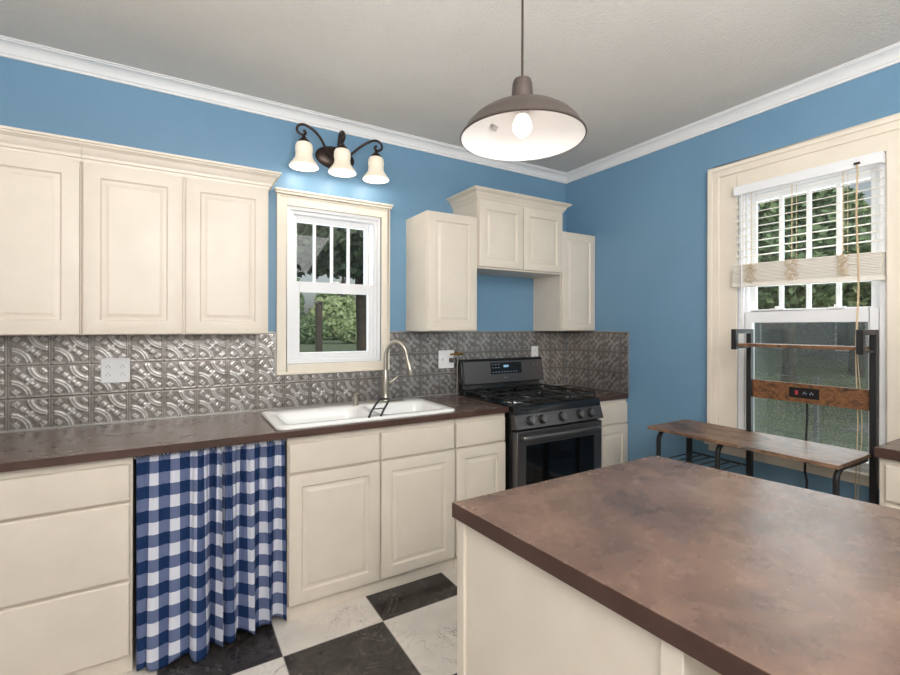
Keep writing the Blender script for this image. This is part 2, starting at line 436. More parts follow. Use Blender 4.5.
for (o0, o1, d) in ((0.0, 0.165, 0.016),):
    bb(-1.40, -1.40 + o1, 0.70, 2.387, 0, d); bb(-2.07 - o1, -2.07, 0.70, 2.387, 0, d); bb(-2.07, -1.40, 2.235, 2.387, 0, d)
bb(-1.30, -1.235, 0.70, 2.387, 0.016, 0.026); bb(-1.262, -1.235, 0.70, 2.387, 0.026, 0.036)
bb(-2.235, -2.17, 0.70, 2.387, 0.016, 0.026); bb(-2.235, -2.208, 0.70, 2.387, 0.026, 0.036)
bb(-2.17, -1.30, 2.322, 2.387, 0.016, 0.026); bb(-2.208, -1.262, 2.360, 2.387, 0.026, 0.036)
cs.build('casing', M['casing'], w2, 0.003)
MB().box(-0.04, 0.0, -2.25, -1.22, 0.680, 0.700).box(-0.018, 0, -2.235, -1.235, 0.640, 0.680).build('sill', M['casing'], w2, 0.003)

# blind on the right window
bl = thing('venetian_blind', 'white slatted wooden blind half raised over the tall right-hand window', 'blind', (-0.04, -1.735, 1.65))
MB().box(-0.058, -0.002, -2.064, -1.402, 2.178, 2.231).build('headrail', M['vinyl'], bl, 0.003)
for k in range(9):
    z = 2.150 - 0.0415 * k
    mb = MB(); c = -0.028; w = 0.023; tl = 0.006
    rings = []
    for y in (-2.058, -1.408):
        rings.append([(c - w, y, z - tl), (c, y, z + 0.002), (c + w, y, z + tl), (c + w, y, z + tl + 0.0025), (c, y, z + 0.0045), (c - w, y, z - tl + 0.0025)])
    mb.loft(rings).build('slat', M['slatw'], bl, 0, 20)
st = MB()
for k in range(15):
    z0 = 1.663 + k * 0.0075; dz = 0.0
    ring = []
    for y, ex in ((-2.062, -0.012), (-1.398, 0.0)):
        ring.append([(-0.056 - 0.002 * (k % 3), y, z0 + ex), (-0.002, y, z0 + ex), (-0.002, y, z0 + ex + 0.0055), (-0.056 - 0.002 * (k % 3), y, z0 + ex + 0.0055)])
    st.loft(ring)
st.build('stacked_slats', M['slatw'], bl)
mb = MB(); mb.loft([[(-0.06, -2.064, 1.628), (0, -2.064, 1.628), (0, -2.064, 1.650), (-0.06, -2.064, 1.650)], [(-0.06, -1.396, 1.642), (0, -1.396, 1.642), (0, -1.396, 1.662), (-0.06, -1.396, 1.662)]]).build('bottom_rail', M['slatw'], bl, 0.003)
for y in (-1.50, -1.70, -1.92):
    mb = MB()
    for xx in (-0.053, -0.004):
        mb.tube([(xx, y, 2.18), (xx, y, 1.78)], 0.0012, 6)
    mb.tube([(-0.03, y + 0.012, 2.18), (-0.03, y + 0.012, 1.78)], 0.0012, 6)
    mb.build('ladder_cord', M['cordtan'], bl)
    mb = MB(); rnd = random.Random(int(-y * 100))
    for q in range(7):
        pts = []; y0 = y + rnd.uniform(-.02, .02)
        for s in range(7):
            pts.append((-0.062 - rnd.uniform(0, .008), y0 + 0.018 * math.sin(s * 2.1 + q), 1.77 - 0.018 * s + rnd.uniform(-.006, .006)))
        mb.tube(pts, 0.0014, 6)
    mb.build('cord_loops', M['cordtan'], bl)
MB().tube([(-0.062, -1.448, 2.19), (-0.064, -1.450, 1.85), (-0.064, -1.452, 1.46)], 0.0035, 8).build('tilt_wand', M['vinyl'], bl)
cord = [(-0.062, -1.972, 2.19)] + [(-0.063 - 0.002 * math.sin(i), -1.975 + 0.004 * math.sin(i * 0.9), 2.15 - i * 0.10) for i in range(17)]
mb = MB().tube(cord, 0.0022, 6)
mb.tube([(p[0], p[1] - 0.004 + 0.012 * math.sin(i * 0.35) * (1 if i > 8 else 0), p[2]) for i, p in enumerate(cord)], 0.0018, 6)
mb.build('pull_cord', M['cordtan'], bl)
MB().box(-0.066, -0.056, -1.985, -1.962, 2.192, 2.202).build('cord_cleat', M['bronze'], bl)

# ------------------------------------------------------------------ pressed-tin backsplash
TS = 0.1524
def tile_h(U, V):
    fu, fv = U % 1.0, V % 1.0
    e = np.minimum(np.minimum(fu, 1 - fu), np.minimum(fv, 1 - fv))
    h = np.zeros_like(fu)
    def bump_(d, w, a): return a * np.exp(-(d / w) ** 2)
    h += bump_(e - 0.038, 0.014, 0.75) + 0.25 * (e > 0.06)
    for cx, cy in ((0, 0), (1, 1)):
        r = np.hypot(fu - cx, fv - cy)
        ok = (e > 0.07)
        h += ok * (bump_(r - 0.46, 0.018, 0.9) + bump_(r - 0.535, 0.018, 0.8) + bump_(r - 0.40, 0.010, 0.35))
    ru, rv = fu - 0.5, fv - 0.5
    p, q = (ru + rv) / 1.4142, (ru - rv) / 1.4142
    for dx, dy in ((0.085, 0), (-0.085, 0), (0, 0.085), (0, -0.085)):
        h += bump_(np.hypot((p - dx) / 1.0, (q - dy) / 1.0), 0.042, 0.8)
    h += bump_(np.hypot(p, q), 0.03, 0.9)
    for s in (-1, 1):
        for k, (a, w) in enumerate(((0.20, 0.035), (0.275, 0.028))):
            h += bump_(np.hypot(q - s * a, p), w, 0.75)
            h += bump_(np.hypot(q - s * a, p - 0.05), w * .7, 0.6); h += bump_(np.hypot(q - s * a, p + 0.05), w * .7, 0.6)
    for cx, cy in ((0.16, 0.16), (0.84, 0.84), (0.16, 0.84), (0.84, 0.16)):
        for dx, dy in ((0, 0), (0.08, 0.02), (0.02, 0.08), (-0.045, 0.045), (0.045, -0.045)):
            sx = 1 if cx < .5 else -1; sy = 1 if cy < .5 else -1
            h += bump_(np.hypot(fu - cx - dx * sx, fv - cy - dy * sy), 0.026, 0.8)
    return np.clip(h, 0, 1.15)
def relief_panel(face, a0, a1, z0, z1, off_u, hole=None, res=34):
    nu = int(round((a1 - a0) / TS * res)); nv = int(round((z1 - z0) / TS * res))
    us = np.linspace(a0, a1, nu + 1); vs = np.linspace(z0, z1, nv + 1)
    UU, VV = np.meshgrid(us, vs)
    h = tile_h((UU - off_u) / TS, (VV - 0.914) / TS)
    rng = np.random.default_rng(3)
    d = 0.003 + h * 0.0038
    co = np.stack([UU, -d, VV], -1) if face == 'y' else np.stack([-d, UU, VV], -1)
    co = co.reshape(-1, 3)
    idx = np.arange((nu + 1) * (nv + 1)).reshape(nv + 1, nu + 1)
    q = np.stack([idx[:-1, :-1], idx[:-1, 1:], idx[1:, 1:], idx[1:, :-1]], -1).reshape(-1, 4)
    if hole:
        cu = ((us[:-1] + us[1:]) / 2)[None, :].repeat(nv, 0).ravel(); cv = ((vs[:-1] + vs[1:]) / 2)[:, None].repeat(nu, 1).ravel()
        q = q[~((cu > hole[0]) & (cu < hole[1]) & (cv > hole[2]))]
    if face == 'x': q = q[:, ::-1]
    return co, q, h.ravel()
def build_relief(name, panels, m, parent):
    cos, qs, hs = [], [], []; n = 0
    for c, q, h in panels: cos.append(c); qs.append(q + n); hs.append(h); n += len(c)
    co = np.concatenate(cos); q = np.concatenate(qs); h = np.concatenate(hs)
    me = bpy.data.meshes.new(name)
    me.vertices.add(len(co)); me.vertices.foreach_set('co', co.ravel())
    me.loops.add(q.size); me.loops.foreach_set('vertex_index', q.ravel().astype(np.int32))
    me.polygons.add(len(q)); me.polygons.foreach_set('loop_start', np.arange(0, q.size, 4, dtype=np.int32))
    me.update(calc_edges=True); me.validate()
    at = me.attributes.new('relief', 'FLOAT', 'POINT'); at.data.foreach_set('value', h.astype(np.float32))
    o = link(name, me, m, parent, smooth=0)
    me.polygons.foreach_set('use_smooth', [True] * len(me.polygons)); return o
OFFX = -(0.1817 + 22 * TS)
bs = thing('backsplash', 'pressed tin look backsplash of embossed square tiles between worktop and wall cabinets', 'backsplash', (-2.0, -0.004, 0.914))
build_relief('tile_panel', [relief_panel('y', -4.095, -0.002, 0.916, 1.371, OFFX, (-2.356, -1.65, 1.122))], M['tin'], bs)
mb = MB()
mb.box(-4.095, -0.001, -0.010, -.0005, 0.9145, 0.921); mb.box(-4.095, -2.366, -0.008, -.0005, 1.369, 1.374); mb.box(-1.64, -0.001, -0.008, -.0005, 1.369, 1.374)
mb.box(-2.372, -2.363, -0.008, -.0005, 1.12, 1.374)
mb.build('edge_trim', M['tintrim'], bs)
bs2 = thing('backsplash', 'short return of pressed tin look backsplash on the right wall, beside the corner', 'backsplash', (-0.004, -0.32, 0.914))
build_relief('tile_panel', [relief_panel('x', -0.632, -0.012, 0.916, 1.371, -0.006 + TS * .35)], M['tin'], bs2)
mb = MB(); mb.box(-0.008, 0, -0.635, -0.012, 1.369, 1.374); mb.box(-0.008, 0, -0.638, -0.632, 0.914, 1.374)
mb.build('edge_trim', M['tintrim'], bs2)

# ------------------------------------------------------------------ base cabinets
FY = -0.598                               # face frame plane; doors stand proud of it
def carcass(name, x0, x1, parent, toe=True):
    mb = MB().box(x0, x1, FY, -0.012, 0.07, 0.880)
    mb.box(x0, x1, FY + 0.012, -0.012, 0.0, 0.07)
    mb.build(name, M['cream'], parent, 0.0015)
G = 'cream base cabinets along the back wall'
c = thing('drawer_cabinet', 'cream base cabinet with three flat drawers, left of the gingham curtain', 'cabinet', (-3.48, -0.3, 0))
carcass('body', -4.095, -3.022, c)
slab('drawer', 'y', FY, -4.085, -3.030, 0.702, 0.849, c); slab('drawer', 'y', FY, -4.085, -3.030, 0.388, 0.694, c); slab('drawer', 'y', FY, -4.085, -3.030, 0.080, 0.378, c)
c = thing('sink_cabinet', 'wide cream base cabinet with two raised-panel doors under the sink', 'cabinet', (-1.95, -0.3, 0))
mbb = MB().box(-2.418, -1.489, FY, FY + 0.02, 0.07, 0.880).box(-2.418, -1.489, FY + 0.012, -0.012, 0, 0.07)
mbb.box(-2.418, -2.400, FY + .02, -0.012, 0.07, 0.880).box(-1.505, -1.489, FY + .02, -0.012, 0.07, 0.880).box(-2.40, -1.505, -0.03, -0.012, 0.07, 0.86)
mbb.build('body', M['cream'], c, 0.0015)
for a, b in ((-2.414, -1.958), (-1.948, -1.497)):
    slab('drawer_front', 'y', FY, a, b, 0.706, 0.847, c); raised_door('door', 'y', FY, a, b, 0.080, 0.697, c)
c = thing('narrow_cabinet', 'narrow cream base cabinet with one drawer and door, between sink and range', 'cabinet', (-1.3, -0.3, 0))
carcass('body', -1.486, -1.124, c)
slab('drawer', 'y', FY, -1.485, -1.130, 0.706, 0.847, c); raised_door('door', 'y', FY, -1.485, -1.130, 0.080, 0.697, c)
FY = -0.614
c = thing('corner_cabinet', 'small cream base cabinet in the corner right of the black range', 'cabinet', (-0.17, -0.3, 0))
carcass('body', -0.338, -0.001, c)
slab('drawer', 'y', FY, -0.332, -0.004, 0.706, 0.847, c); raised_door('door', 'y', FY, -0.332, -0.004, 0.080, 0.697, c)

# worktops
SX0, SX1, SY0, SY1 = -2.468, -1.470, -0.612, -0.100       # sink outline
ct = thing('worktop', 'long brown laminate worktop running left under the sink and the tin backsplash', 'countertop', (-2.5, -0.3, 0.882))
def top_pieces(name, m, z0, z1):
    mb = MB()
    hx0, hx1, hy0, hy1 = SX0 + 0.03, SX1 - 0.03, SY0 + 0.03, SY1 - 0.03
    mb.box(-4.09, hx0, -0.632, -0.0105, z0, z1); mb.box(hx1, -1.121, -0.632, -0.0105, z0, z1)
    mb.box(hx0, hx1, -0.632, hy0, z0, z1); mb.box(hx0, hx1, hy1, -0.0105, z0, z1)
    return mb.build(name, m, ct)
top_pieces('surface', M['counter'], 0.883, 0.914)
MB().box(-4.09, -1.1195, -0.635, -0.632, 0.882, 0.9135).box(-1.121, -1.1195, -0.632, -0.0105, 0.882, 0.9135).build('front_edge', M['counter_edge'], ct)
ct = thing('worktop', 'small brown laminate worktop in the corner right of the black range', 'countertop', (-0.17, -0.3, 0.882))
MB().box(-0.340, -0.001, -0.632, -0.0105, 0.883, 0.914).build('surface', M['counter'], ct)
MB().box(-0.340, -0.0085, -0.635, -0.632, 0.882, 0.9135).box(-0.3415, -0.340, -0.632, -0.0105, 0.882, 0.9135).build('front_edge', M['counter_edge'], ct)

# ------------------------------------------------------------------ sink
sk = thing('kitchen_sink', 'white enamel drop-in double bowl sink set into the brown worktop', 'sink', (-1.97, -0.36, 0.914))
def rrect(x0, x1, y0, y1, r, z, n=6):
    pts = []
    for cx, cy, a0 in ((x1 - r, y1 - r, 0), (x0 + r, y1 - r, 90), (x0 + r, y0 + r, 180), (x1 - r, y0 + r, 270)):
        for k in range(n + 1):
            a = math.radians(a0 + 90 * k / n); pts.append((cx + r * math.cos(a), cy + r * math.sin(a), z))
    return pts
RZ = 0.931
bowls = [(-2.415, -1.955, -0.560, -0.235), (-1.915, -1.525, -0.560, -0.235)]
mb = MB()
# rim (grid with two holes): outer skirt
bm = mb.bm
mb.loft([rrect(SX0 + .004, SX1 - .004, SY0 + .004, SY1 - .004, 0.05, 0.9145), rrect(SX0, SX1, SY0, SY1, 0.055, 0.919), rrect(SX0 + .001, SX1 - .001, SY0 + .001, SY1 - .001, 0.055, 0.926), rrect(SX0 + .009, SX1 - .009, SY0 + .009, SY1 - .009, 0.05, RZ)], False, False)
outer = rrect(SX0 + .009, SX1 - .009, SY0 + .009, SY1 - .009, 0.05, RZ)
edges = []
def ringedges(pts):
    vs = [bm.verts.new(p) for p in pts]; return [bm.edges.new((vs[i], vs[(i + 1) % len(vs)])) for i in range(len(vs))]
el = ringedges(outer)
for b in bowls: el += ringedges(rrect(b[0], b[1], b[2], b[3], 0.05, RZ))
bmesh.ops.triangle_fill(bm, use_beauty=True, use_dissolve=False, edges=el)
for b in bowls:
    rs = []
    for ins, z in ((0, RZ), (0.006, RZ - 0.003), (0.012, RZ - 0.012), (0.02, 0.85), (0.03, 0.765), (0.05, 0.748), (0.09, 0.742)):
        rs.append(rrect(b[0] + ins, b[1] - ins, b[2] + ins, b[3] - ins, 0.05 + ins * .3, z))
    mb.loft(rs, False, True)
mb.build('basin', M['porcelain'], sk, 0, 50)
for b in bowls:
    MB().lathe(((b[0] + b[1]) / 2, (b[2] + b[3]) / 2, 0.7425), [(0.042, 0), (0.042, 0.003), (0.034, 0.003), (0.030, 0.0005), (0.001, 0.0005)], 24).build('drain', M['chrome'], sk)

# faucet
fa = thing('faucet', 'tall brushed nickel gooseneck pull-down faucet behind the sink', 'faucet', (-1.735, -0.165, RZ))
bx_, by_ = -1.735, -0.165
MB().loft([rrect(bx_ - .125, bx_ + .125, by_ - .028, by_ + .028, 0.027, RZ), rrect(bx_ - .125, bx_ + .125, by_ - .028, by_ + .028, 0.027, RZ + .005), rrect(bx_ - .12, bx_ + .12, by_ - .023, by_ + .023, 0.022, RZ + .008)]).build('deck_plate', M['nickel'], fa)
MB().lathe((bx_, by_, RZ + .008), [(0.026, 0), (0.026, 0.006), (0.021, 0.012), (0.021, 0.06), (0.024, 0.09), (0.023, 0.13), (0.017, 0.175), (0.012, 0.20)], 28).build('valve_body', M['nickel'], fa)
dirv = Vector((0.105, -0.085, 0)); pts = [(bx_, by_, RZ + 0.19), (bx_, by_, 1.215)]
for k in range(1, 15):
    a = PI - PI * k / 14 * 0.88
    q = 0.5 + 0.5 * math.cos(a); pts.append((bx_ + dirv.x * q, by_ + dirv.y * q, 1.215 + 0.095 * math.sin(a)))
MB().tube(pts, 0.0130, 14).build('gooseneck', M['nickel'], fa)
e_ = Vector(pts[-1]); dn = Vector((dirv.x * .28, dirv.y * .28, -0.155)).normalized()
MB().tube([e_ + dn * q for q in (-0.004, 0.012, 0.014, 0.050, 0.060, 0.105, 0.150, 0.156)], [0.0115, 0.0115, 0.0095, 0.0100, 0.0135, 0.0185, 0.0205, 0.0175], 20).build('spray_head', M['nickel'], fa)
MB().tube([(bx_ + .015, by_ - .005, 1.05), (bx_ + .045, by_ - .012, 1.062), (bx_ + .075, by_ - .02, 1.09)], [0.009, 0.006, 0.0045], 10).build('lever_handle', M['nickel'], fa)
sd = thing('soap_dispenser', 'small brushed nickel soap pump on the sink ledge left of the faucet', 'dispenser', (-1.940, -0.190, RZ))
MB().lathe((-1.940, -0.190, RZ), [(0.021, 0), (0.021, 0.005), (0.014, 0.009), (0.013, 0.035), (0.015, 0.040), (0.015, 0.052), (0.008, 0.060), (0.006, 0.072)], 20).build('collar', M['nickel'], sd)
MB().tube([(-1.940, -0.190, RZ + .070), (-1.938, -0.205, RZ + .076), (-1.935, -0.232, RZ + .072)], [0.006, 0.006, 0.004], 10).build('nozzle', M['nickel'], sd)
wl = [(-2.012, -0.600, RZ + .004), (-1.980, -0.55, RZ + .022), (-1.895, -0.435, RZ + .054), (-1.882, -0.424, RZ + .060), (-1.856, -0.418, RZ + .062), (-1.832, -0.424, RZ + .060), (-1.828, -0.436, RZ + .054), (-1.911, -0.55, RZ + .022), (-1.945, -0.600, RZ + .004)]
mb = MB().tube(wl, 0.006, 10); mb.tube([(-1.962, -0.525, RZ + .029), (-1.893, -0.525, RZ + .029)], 0.0035, 8)
tag(mb.build('wire_rack', M['blackmetal']), 'bent black wire loop leaning over the front rim of the white sink', 'rack')

# ------------------------------------------------------------------ gingham curtain
cu = thing('sink_skirt_curtain', 'blue and white gingham curtain hanging under the worktop between cream cabinets', 'curtain', (-2.72, -0.60, 0.03))
def curtain_panel(x0, x1, zb, cloth_w, folds, ph, y_base, flare, seed, u_off):
    rnd = random.Random(seed); nu, nv = 150, 60
    bm = bmesh.new(); grid = []
    amps = [rnd.uniform(.6, 1.2) for _ in range(12)]
    def fold(s, t):
        # s along width 0..1, t down 0..1
        w = folds(s)
        a = (0.008 + 0.027 * t ** 0.5) * w
        return a * math.sin(ph + 2 * PI * (s * 4.2 + 0.35 * math.sin(3.1 * s + ph))) + 0.006 * (1 - t) * w * math.sin(2 * PI * s * 15 + 1) + 0.012 * t * math.sin(2 * PI * s * 1.3 + ph * 2)
    for j in range(nv + 1):
        t = j / nv; row = []
        for i in range(nu + 1):
            s = i / nu
            x = x0 + (x1 - x0) * s + 0.010 * t * math.sin(2 * PI * s * 4 + ph)
            zbot = zb + 0.012 * math.sin(2 * PI * s * 2.3 + ph) 
            z = 0.868 + (zbot - 0.868) * t + 0.006 * (1 - t) ** 12 * math.sin(2 * PI * s * 22)
            y = y_base - flare * t ** 1.5 * (0.4 + 0.6 * math.sin(PI * s)) - fold(s, t)
            row.append(bm.verts.new((x, y, z)))
        grid.append(row)
    uvl = bm.loops.layers.uv.new('UVMap')
    # arc length across the lower third decides where the checks fall
    ref = grid[nv * 2 // 3]; acc = [0.0]
    for i in range(nu): acc.append(acc[-1] + max((ref[i + 1].co - ref[i].co).length, 1e-5))
    sc = cloth_w / acc[-1]
    P = 0.1
    for j in range(nv):
        for i in range(nu):
            f = bm.faces.new((grid[j][i], grid[j + 1][i], grid[j + 1][i + 1], grid[j][i + 1]))
            for lp, (jj, ii) in zip(f.loops, ((j, i), (j + 1, i), (j + 1, i + 1), (j, i + 1))):
                lp[uvl].uv = ((acc[ii] * sc + u_off) / P, (grid[jj][ii].co.z + 0.006) / P)
    me = bpy.data.meshes.new('curtain_panel'); bm.to_mesh(me); bm.free()
    o = link('curtain_panel', me, M['gingham'], cu, smooth=0)
    me.polygons.foreach_set('use_smooth', [True] * len(me.polygons))
    so = o.modifiers.new('thick', 'SOLIDIFY'); so.thickness = 0.002
    return o
curtain_panel(-3.010, -2.700, 0.012, 0.50, lambda s: 0.22 + 1.25 * max(0, (s - 0.5)) / 0.5, 0.4, -0.592, 0.055, 5, 0.0)
curtain_panel(-2.722, -2.430, 0.026, 0.50, lambda s: 1.15 - 0.65 * s, 2.2, -0.580, 0.035, 9, 0.02)
MB().tube([(-3.02, -0.572, 0.862), (-2.42, -0.572, 0.862)], 0.005, 10).build('rod', M['vinyl'], cu)
struct(MB().box(-3.020, -2.420, -0.02, -0.012, 0.0, 0.88).build('bay_shade_sheet', M['gap']))  # near-black sheet standing in for the shade in the bay behind the curtain

# ------------------------------------------------------------------ wall cabinets
def crown_cab(x0, x1, yf, z, h, out, parent, returns=(True, True)):
    prof = [(0, z), (0.004, z), (0.006, z + h * .16), (0.012, z + h * .2), (0.014, z + h * .34), (0.022, z + h * .44), (out * .55, z + h * .66), (out * .85, z + h * .8), (out * .86, z + h * .86), (out, z + h * .88), (out, z + h), (0, z + h)]
    path = []
    if returns[1]: path.append((x1, -0.001))
    path += [(x1, yf), (x0, yf)]
    if returns[0]: path.append((x0, -0.001))
    sweep(MB(), path, prof, 1).build('crown', M['cream'], parent, 0, 22)
def wall_cab(label, x0, x1, z0, z1, yf, doors, crown=None, door_t=0.019, name='wall_cabinet', frame=0.062):
    c = thing(name, label, 'cabinet', ((x0 + x1) / 2, yf / 2, z0))
    MB().box(x0, x1, yf, -0.001 if z0 > 1.4 else -0.001, z0, z1).build('body', M['cream'], c, 0.0015)
    for a, b, c0, c1 in doors: raised_door('door', 'y', yf, a, b, c0, c1, c, frame=frame)
    if crown: crown_cab(x0, x1, yf, crown[0], crown[1], crown[2], c, crown[3])
    return c
YU = -0.306
wall_cab('cream double wall cabinet at the far left, only its right door fully showing', -3.990, -3.2265, 1.364, 2.135, YU, [(-3.984, -3.613, 1.367, 2.118), (-3.603, -3.2315, 1.367, 2.118)], (2.120, 0.085, 0.055, (False, False)))
wall_cab('cream two-door wall cabinet left of the sink window with a crown on top', -3.2255, -2.457, 1.364, 2.135, YU, [(-3.2205, -2.845, 1.367, 2.118), (-2.833, -2.461, 1.367, 2.118)], (2.120, 0.085, 0.055, (False, True)))
wall_cab('tall cream single-door wall cabinet between the sink window and the raised double one', -1.516, -1.141, 1.376, 2.140, YU, [(-1.512, -1.1455, 1.380, 2.136)], frame=0.056)
wall_cab('tall cream single-door wall cabinet in the room corner', -0.369, -0.001, 1.376, 2.135, YU, [(-0.365, -0.006, 1.380, 2.131)], frame=0.056)
wall_cab('short cream double-door cabinet with crown, raised above the range', -1.139, -0.371, 1.800, 2.265, YU - 0.012, [(-1.135, -0.758, 1.812, 2.252), (-0.752, -0.375, 1.812, 2.252)], (2.255, 0.076, 0.056, (True, True)), frame=0.056)

# ------------------------------------------------------------------ gas range
rg = thing('gas_range', 'black and dark stainless freestanding gas range against the tin backsplash', 'stove', (-0.736, -0.35, 0))
RX0, RX1 = -1.106, -0.346
MB().box(RX0, RX1, -0.640, -0.03, 0.02, 0.895).build('body', M['black'], rg, 0.003)
MB().box(RX0 + .02, RX1 - .02, -0.60, -0.05, 0.0, 0.02).build('plinth', M['gap'], rg)
MB().loft([[(x, -0.03, 0.895), (x, -0.640, 0.895), (x, -0.640, 0.867), (x, -0.672, 0.867), (x, -0.668, 0.900), (x, -0.655, 0.914), (x, -0.640, 0.918), (x, -0.03, 0.918)] for x in (RX0, RX1)]).build('cooktop', M['black'], rg, 0.002)
mb = MB(); mb.loft([[(RX0, -0.673, 0.866), (RX0, -0.700, 0.782), (RX0, -0.640, 0.772), (RX0, -0.640, 0.866)], [(RX1, -0.673, 0.866), (RX1, -0.700, 0.782), (RX1, -0.640, 0.772), (RX1, -0.640, 0.866)]]).build('control_panel', M['slate2'], rg, 0.002)
for x in (-0.993, -0.892, -0.726, -0.563, -0.463):
    n = Vector((0, -0.954, 0.300)).normalized(); b0 = Vector((x, -0.6865, 0.826))
    k = MB().tube([b0, b0 + n * 0.006], 0.031, 24).build('knob', M['black'], rg, 0.002)
    MB().tube([b0 + n * .0055, b0 + n * 0.028], [0.025, 0.022], 24).build('grip', M['slate'], k, 0.002)
    t_ = Vector((0, 0.300, 0.954)); q = b0 + n * 0.028
    MB().tube([q - t_ * 0.019, q + t_ * 0.019], 0.0062, 8).build('pointer', M['slate'], k)
dr = MB(); 
dr.box(RX0 + .006, RX1 - .006, -0.690, -0.641, 0.205, 0.765).build('oven_door', M['slate'], rg, 0.004)
od = [o for o in COL.objects if o.name == 'oven_door'][0]
MB().box(-1.030, -0.432, -0.6925, -0.6895, 0.270, 0.676).build('window', M['glassblack'], od, 0.001)
hp = [(-1.070, -0.694, 0.728), (-1.068, -0.722, 0.728)] + [(-1.055 + 0.63 * i / 10, -0.730 - 0.008 * math.sin(PI * i / 10), 0.729) for i in range(11)] + [(-0.412, -0.722, 0.728), (-0.408, -0.694, 0.728)]
MB().tube(hp, 0.0165, 14, True, 0.6).build('handle', M['slate'], od)
MB().box(RX0 + .006, RX1 - .006, -0.686, -0.641, 0.045, 0.198).build('storage_drawer', M['slate'], rg, 0.004)
# backguard
mb = MB(); mb.loft([[(RX0 + .012, -0.020, 0.9185), (RX0 + .012, -0.070, 0.9185), (RX0 + .012, -0.058, 0.985), (RX0 + .012, -0.020, 0.985)], [(RX1 - .012, -0.020, 0.9185), (RX1 - .012, -0.070, 0.9185), (RX1 - .012, -0.058, 0.985), (RX1 - .012, -0.020, 0.985)]]).build('backguard_neck', M['black'], rg, 0.002)
bgm = MB(); bgm.loft([[(RX0 - .004, -0.014, 0.980), (RX0 - .004, -0.092, 0.985), (RX0 - .004, -0.066, 1.152), (RX0 - .004, -0.056, 1.166), (RX0 - .004, -0.014, 1.166)], [(RX1 + .012, -0.014, 0.980), (RX1 + .012, -0.092, 0.985), (RX1 + .012, -0.066, 1.152), (RX1 + .012, -0.056, 1.166), (RX1 + .012, -0.014, 1.166)]])
bg = bgm.build('backguard', M['black'], rg, 0.003)
def bgp(x, z, d=0.0): return (x, -0.092 + (z - 0.985) * 0.1557 - d, z)
def bg_quad(name, m, x0, x1, z0, z1, d, par):
    return MB().loft([[bgp(x0, z0, 0), bgp(x1, z0, 0), bgp(x1, z1, 0), bgp(x0, z1, 0)], [bgp(x0, z0, d), bgp(x1, z0, d), bgp(x1, z1, d), bgp(x0, z1, d)]]).build(name, m, par)
bg_quad('face_plate', M['slate2'], RX0 + .016, RX1 + .010, 0.990, 1.148, 0.002, bg)
dp = bg_quad('display', M['glassblack'], -0.852, -0.556, 1.052, 1.136, 0.0035, bg)
mb = MB()
def btn(x, z, w=0.008, h=0.004): 
    p = [bgp(x - w, z - h, .0036), bgp(x + w, z - h, .0036), bgp(x + w, z + h, .0036), bgp(x - w, z + h, .0036)]
    q = [bgp(x - w, z - h, .0042), bgp(x + w, z - h, .0042), bgp(x + w, z + h, .0042), bgp(x - w, z + h, .0042)]
    mb.loft([p, q])
for r_, z in enumerate((1.122, 1.098, 1.066)):
    mb = MB()
    for k in range(3 if r_ < 2 else 9): btn(-0.832 + 0.028 * k, z, 0.007, 0.0022)
    mb.build('button_row', M['marks'], dp)
mb = MB(); 
for k in range(4): btn(-0.724 + 0.012 * k, 1.108, 0.004, 0.008)
mb.build('clock_digits', M['screen_lit'], dp)
mb = MB(); btn(-0.728, 1.022, 0.006, 0.003); btn(-0.710, 1.022, 0.006, 0.003); mb.build('maker_mark', M['sticker'], bg)
for x in (-0.430, -0.390): mb = MB(); btn(x, 1.11, 0.004, 0.003); mb.build('indicator_light', M['sticker'], bg)
# burners and grates
for bxx, byy, r in ((-0.975, -0.50, 0.048), (-0.975, -0.20, 0.036), (-0.726, -0.35, 0.045), (-0.48, -0.50, 0.042), (-0.48, -0.20, 0.036)):
    b_ = MB().lathe((bxx, byy, 0.9185), [(r * 1.5, 0), (r * 1.45, 0.003), (r, 0.005), (r, 0.014), (r * .8, 0.017)], 28).build('burner', M['chrome'], rg)
    MB().lathe((bxx, byy, 0.9355), [(r * .92, 0), (r * .95, 0.004), (r * .8, 0.008), (0.001, 0.009)], 28).build('cap', M['iron'], b_)
def grate(x0, x1, y0, y1):
    mb = MB(); z = 0.948; r = 0.0065
    def bar(a, b): 
        a = Vector(a); b = Vector(b)
        mb.tube([a, b], r, 8)
    # frame
    for a, b in (((x0, y0), (x1, y0)), ((x1, y0), (x1, y1)), ((x1, y1), (x0, y1)), ((x0, y1), (x0, y0)), ((x0, (y0 + y1) / 2), (x1, (y0 + y1) / 2))):
        bar((a[0], a[1], z), (b[0], b[1], z))
    for cy in ((y0 * .75 + y1 * .25), (y0 * .25 + y1 * .75)):
        cx = (x0 + x1) / 2
        for dx, dy in ((1, 0), (-1, 0), (0, 1), (0, -1)):
            L0 = 0.028; ex = (x1 - x0) / 2 if dx else (y1 - y0) / 4
            mb.tube([(cx + dx * L0, cy + dy * L0, z + .006), (cx + dx * (L0 + .02), cy + dy * (L0 + .02), z + .006), (cx + dx * ex, cy + dy * ex, z)], r * .85, 8)
    for px in (x0, x1):
        for py in (y0, (y0 + y1) / 2, y1): mb.tube([(px, py, 0.9185), (px, py, z)], r, 8)
    return mb.build('grate', M['iron'], rg)
grate(-1.090, -0.858, -0.635, -0.085); grate(-0.846, -0.606, -0.635, -0.085); grate(-0.594, -0.362, -0.635, -0.085)

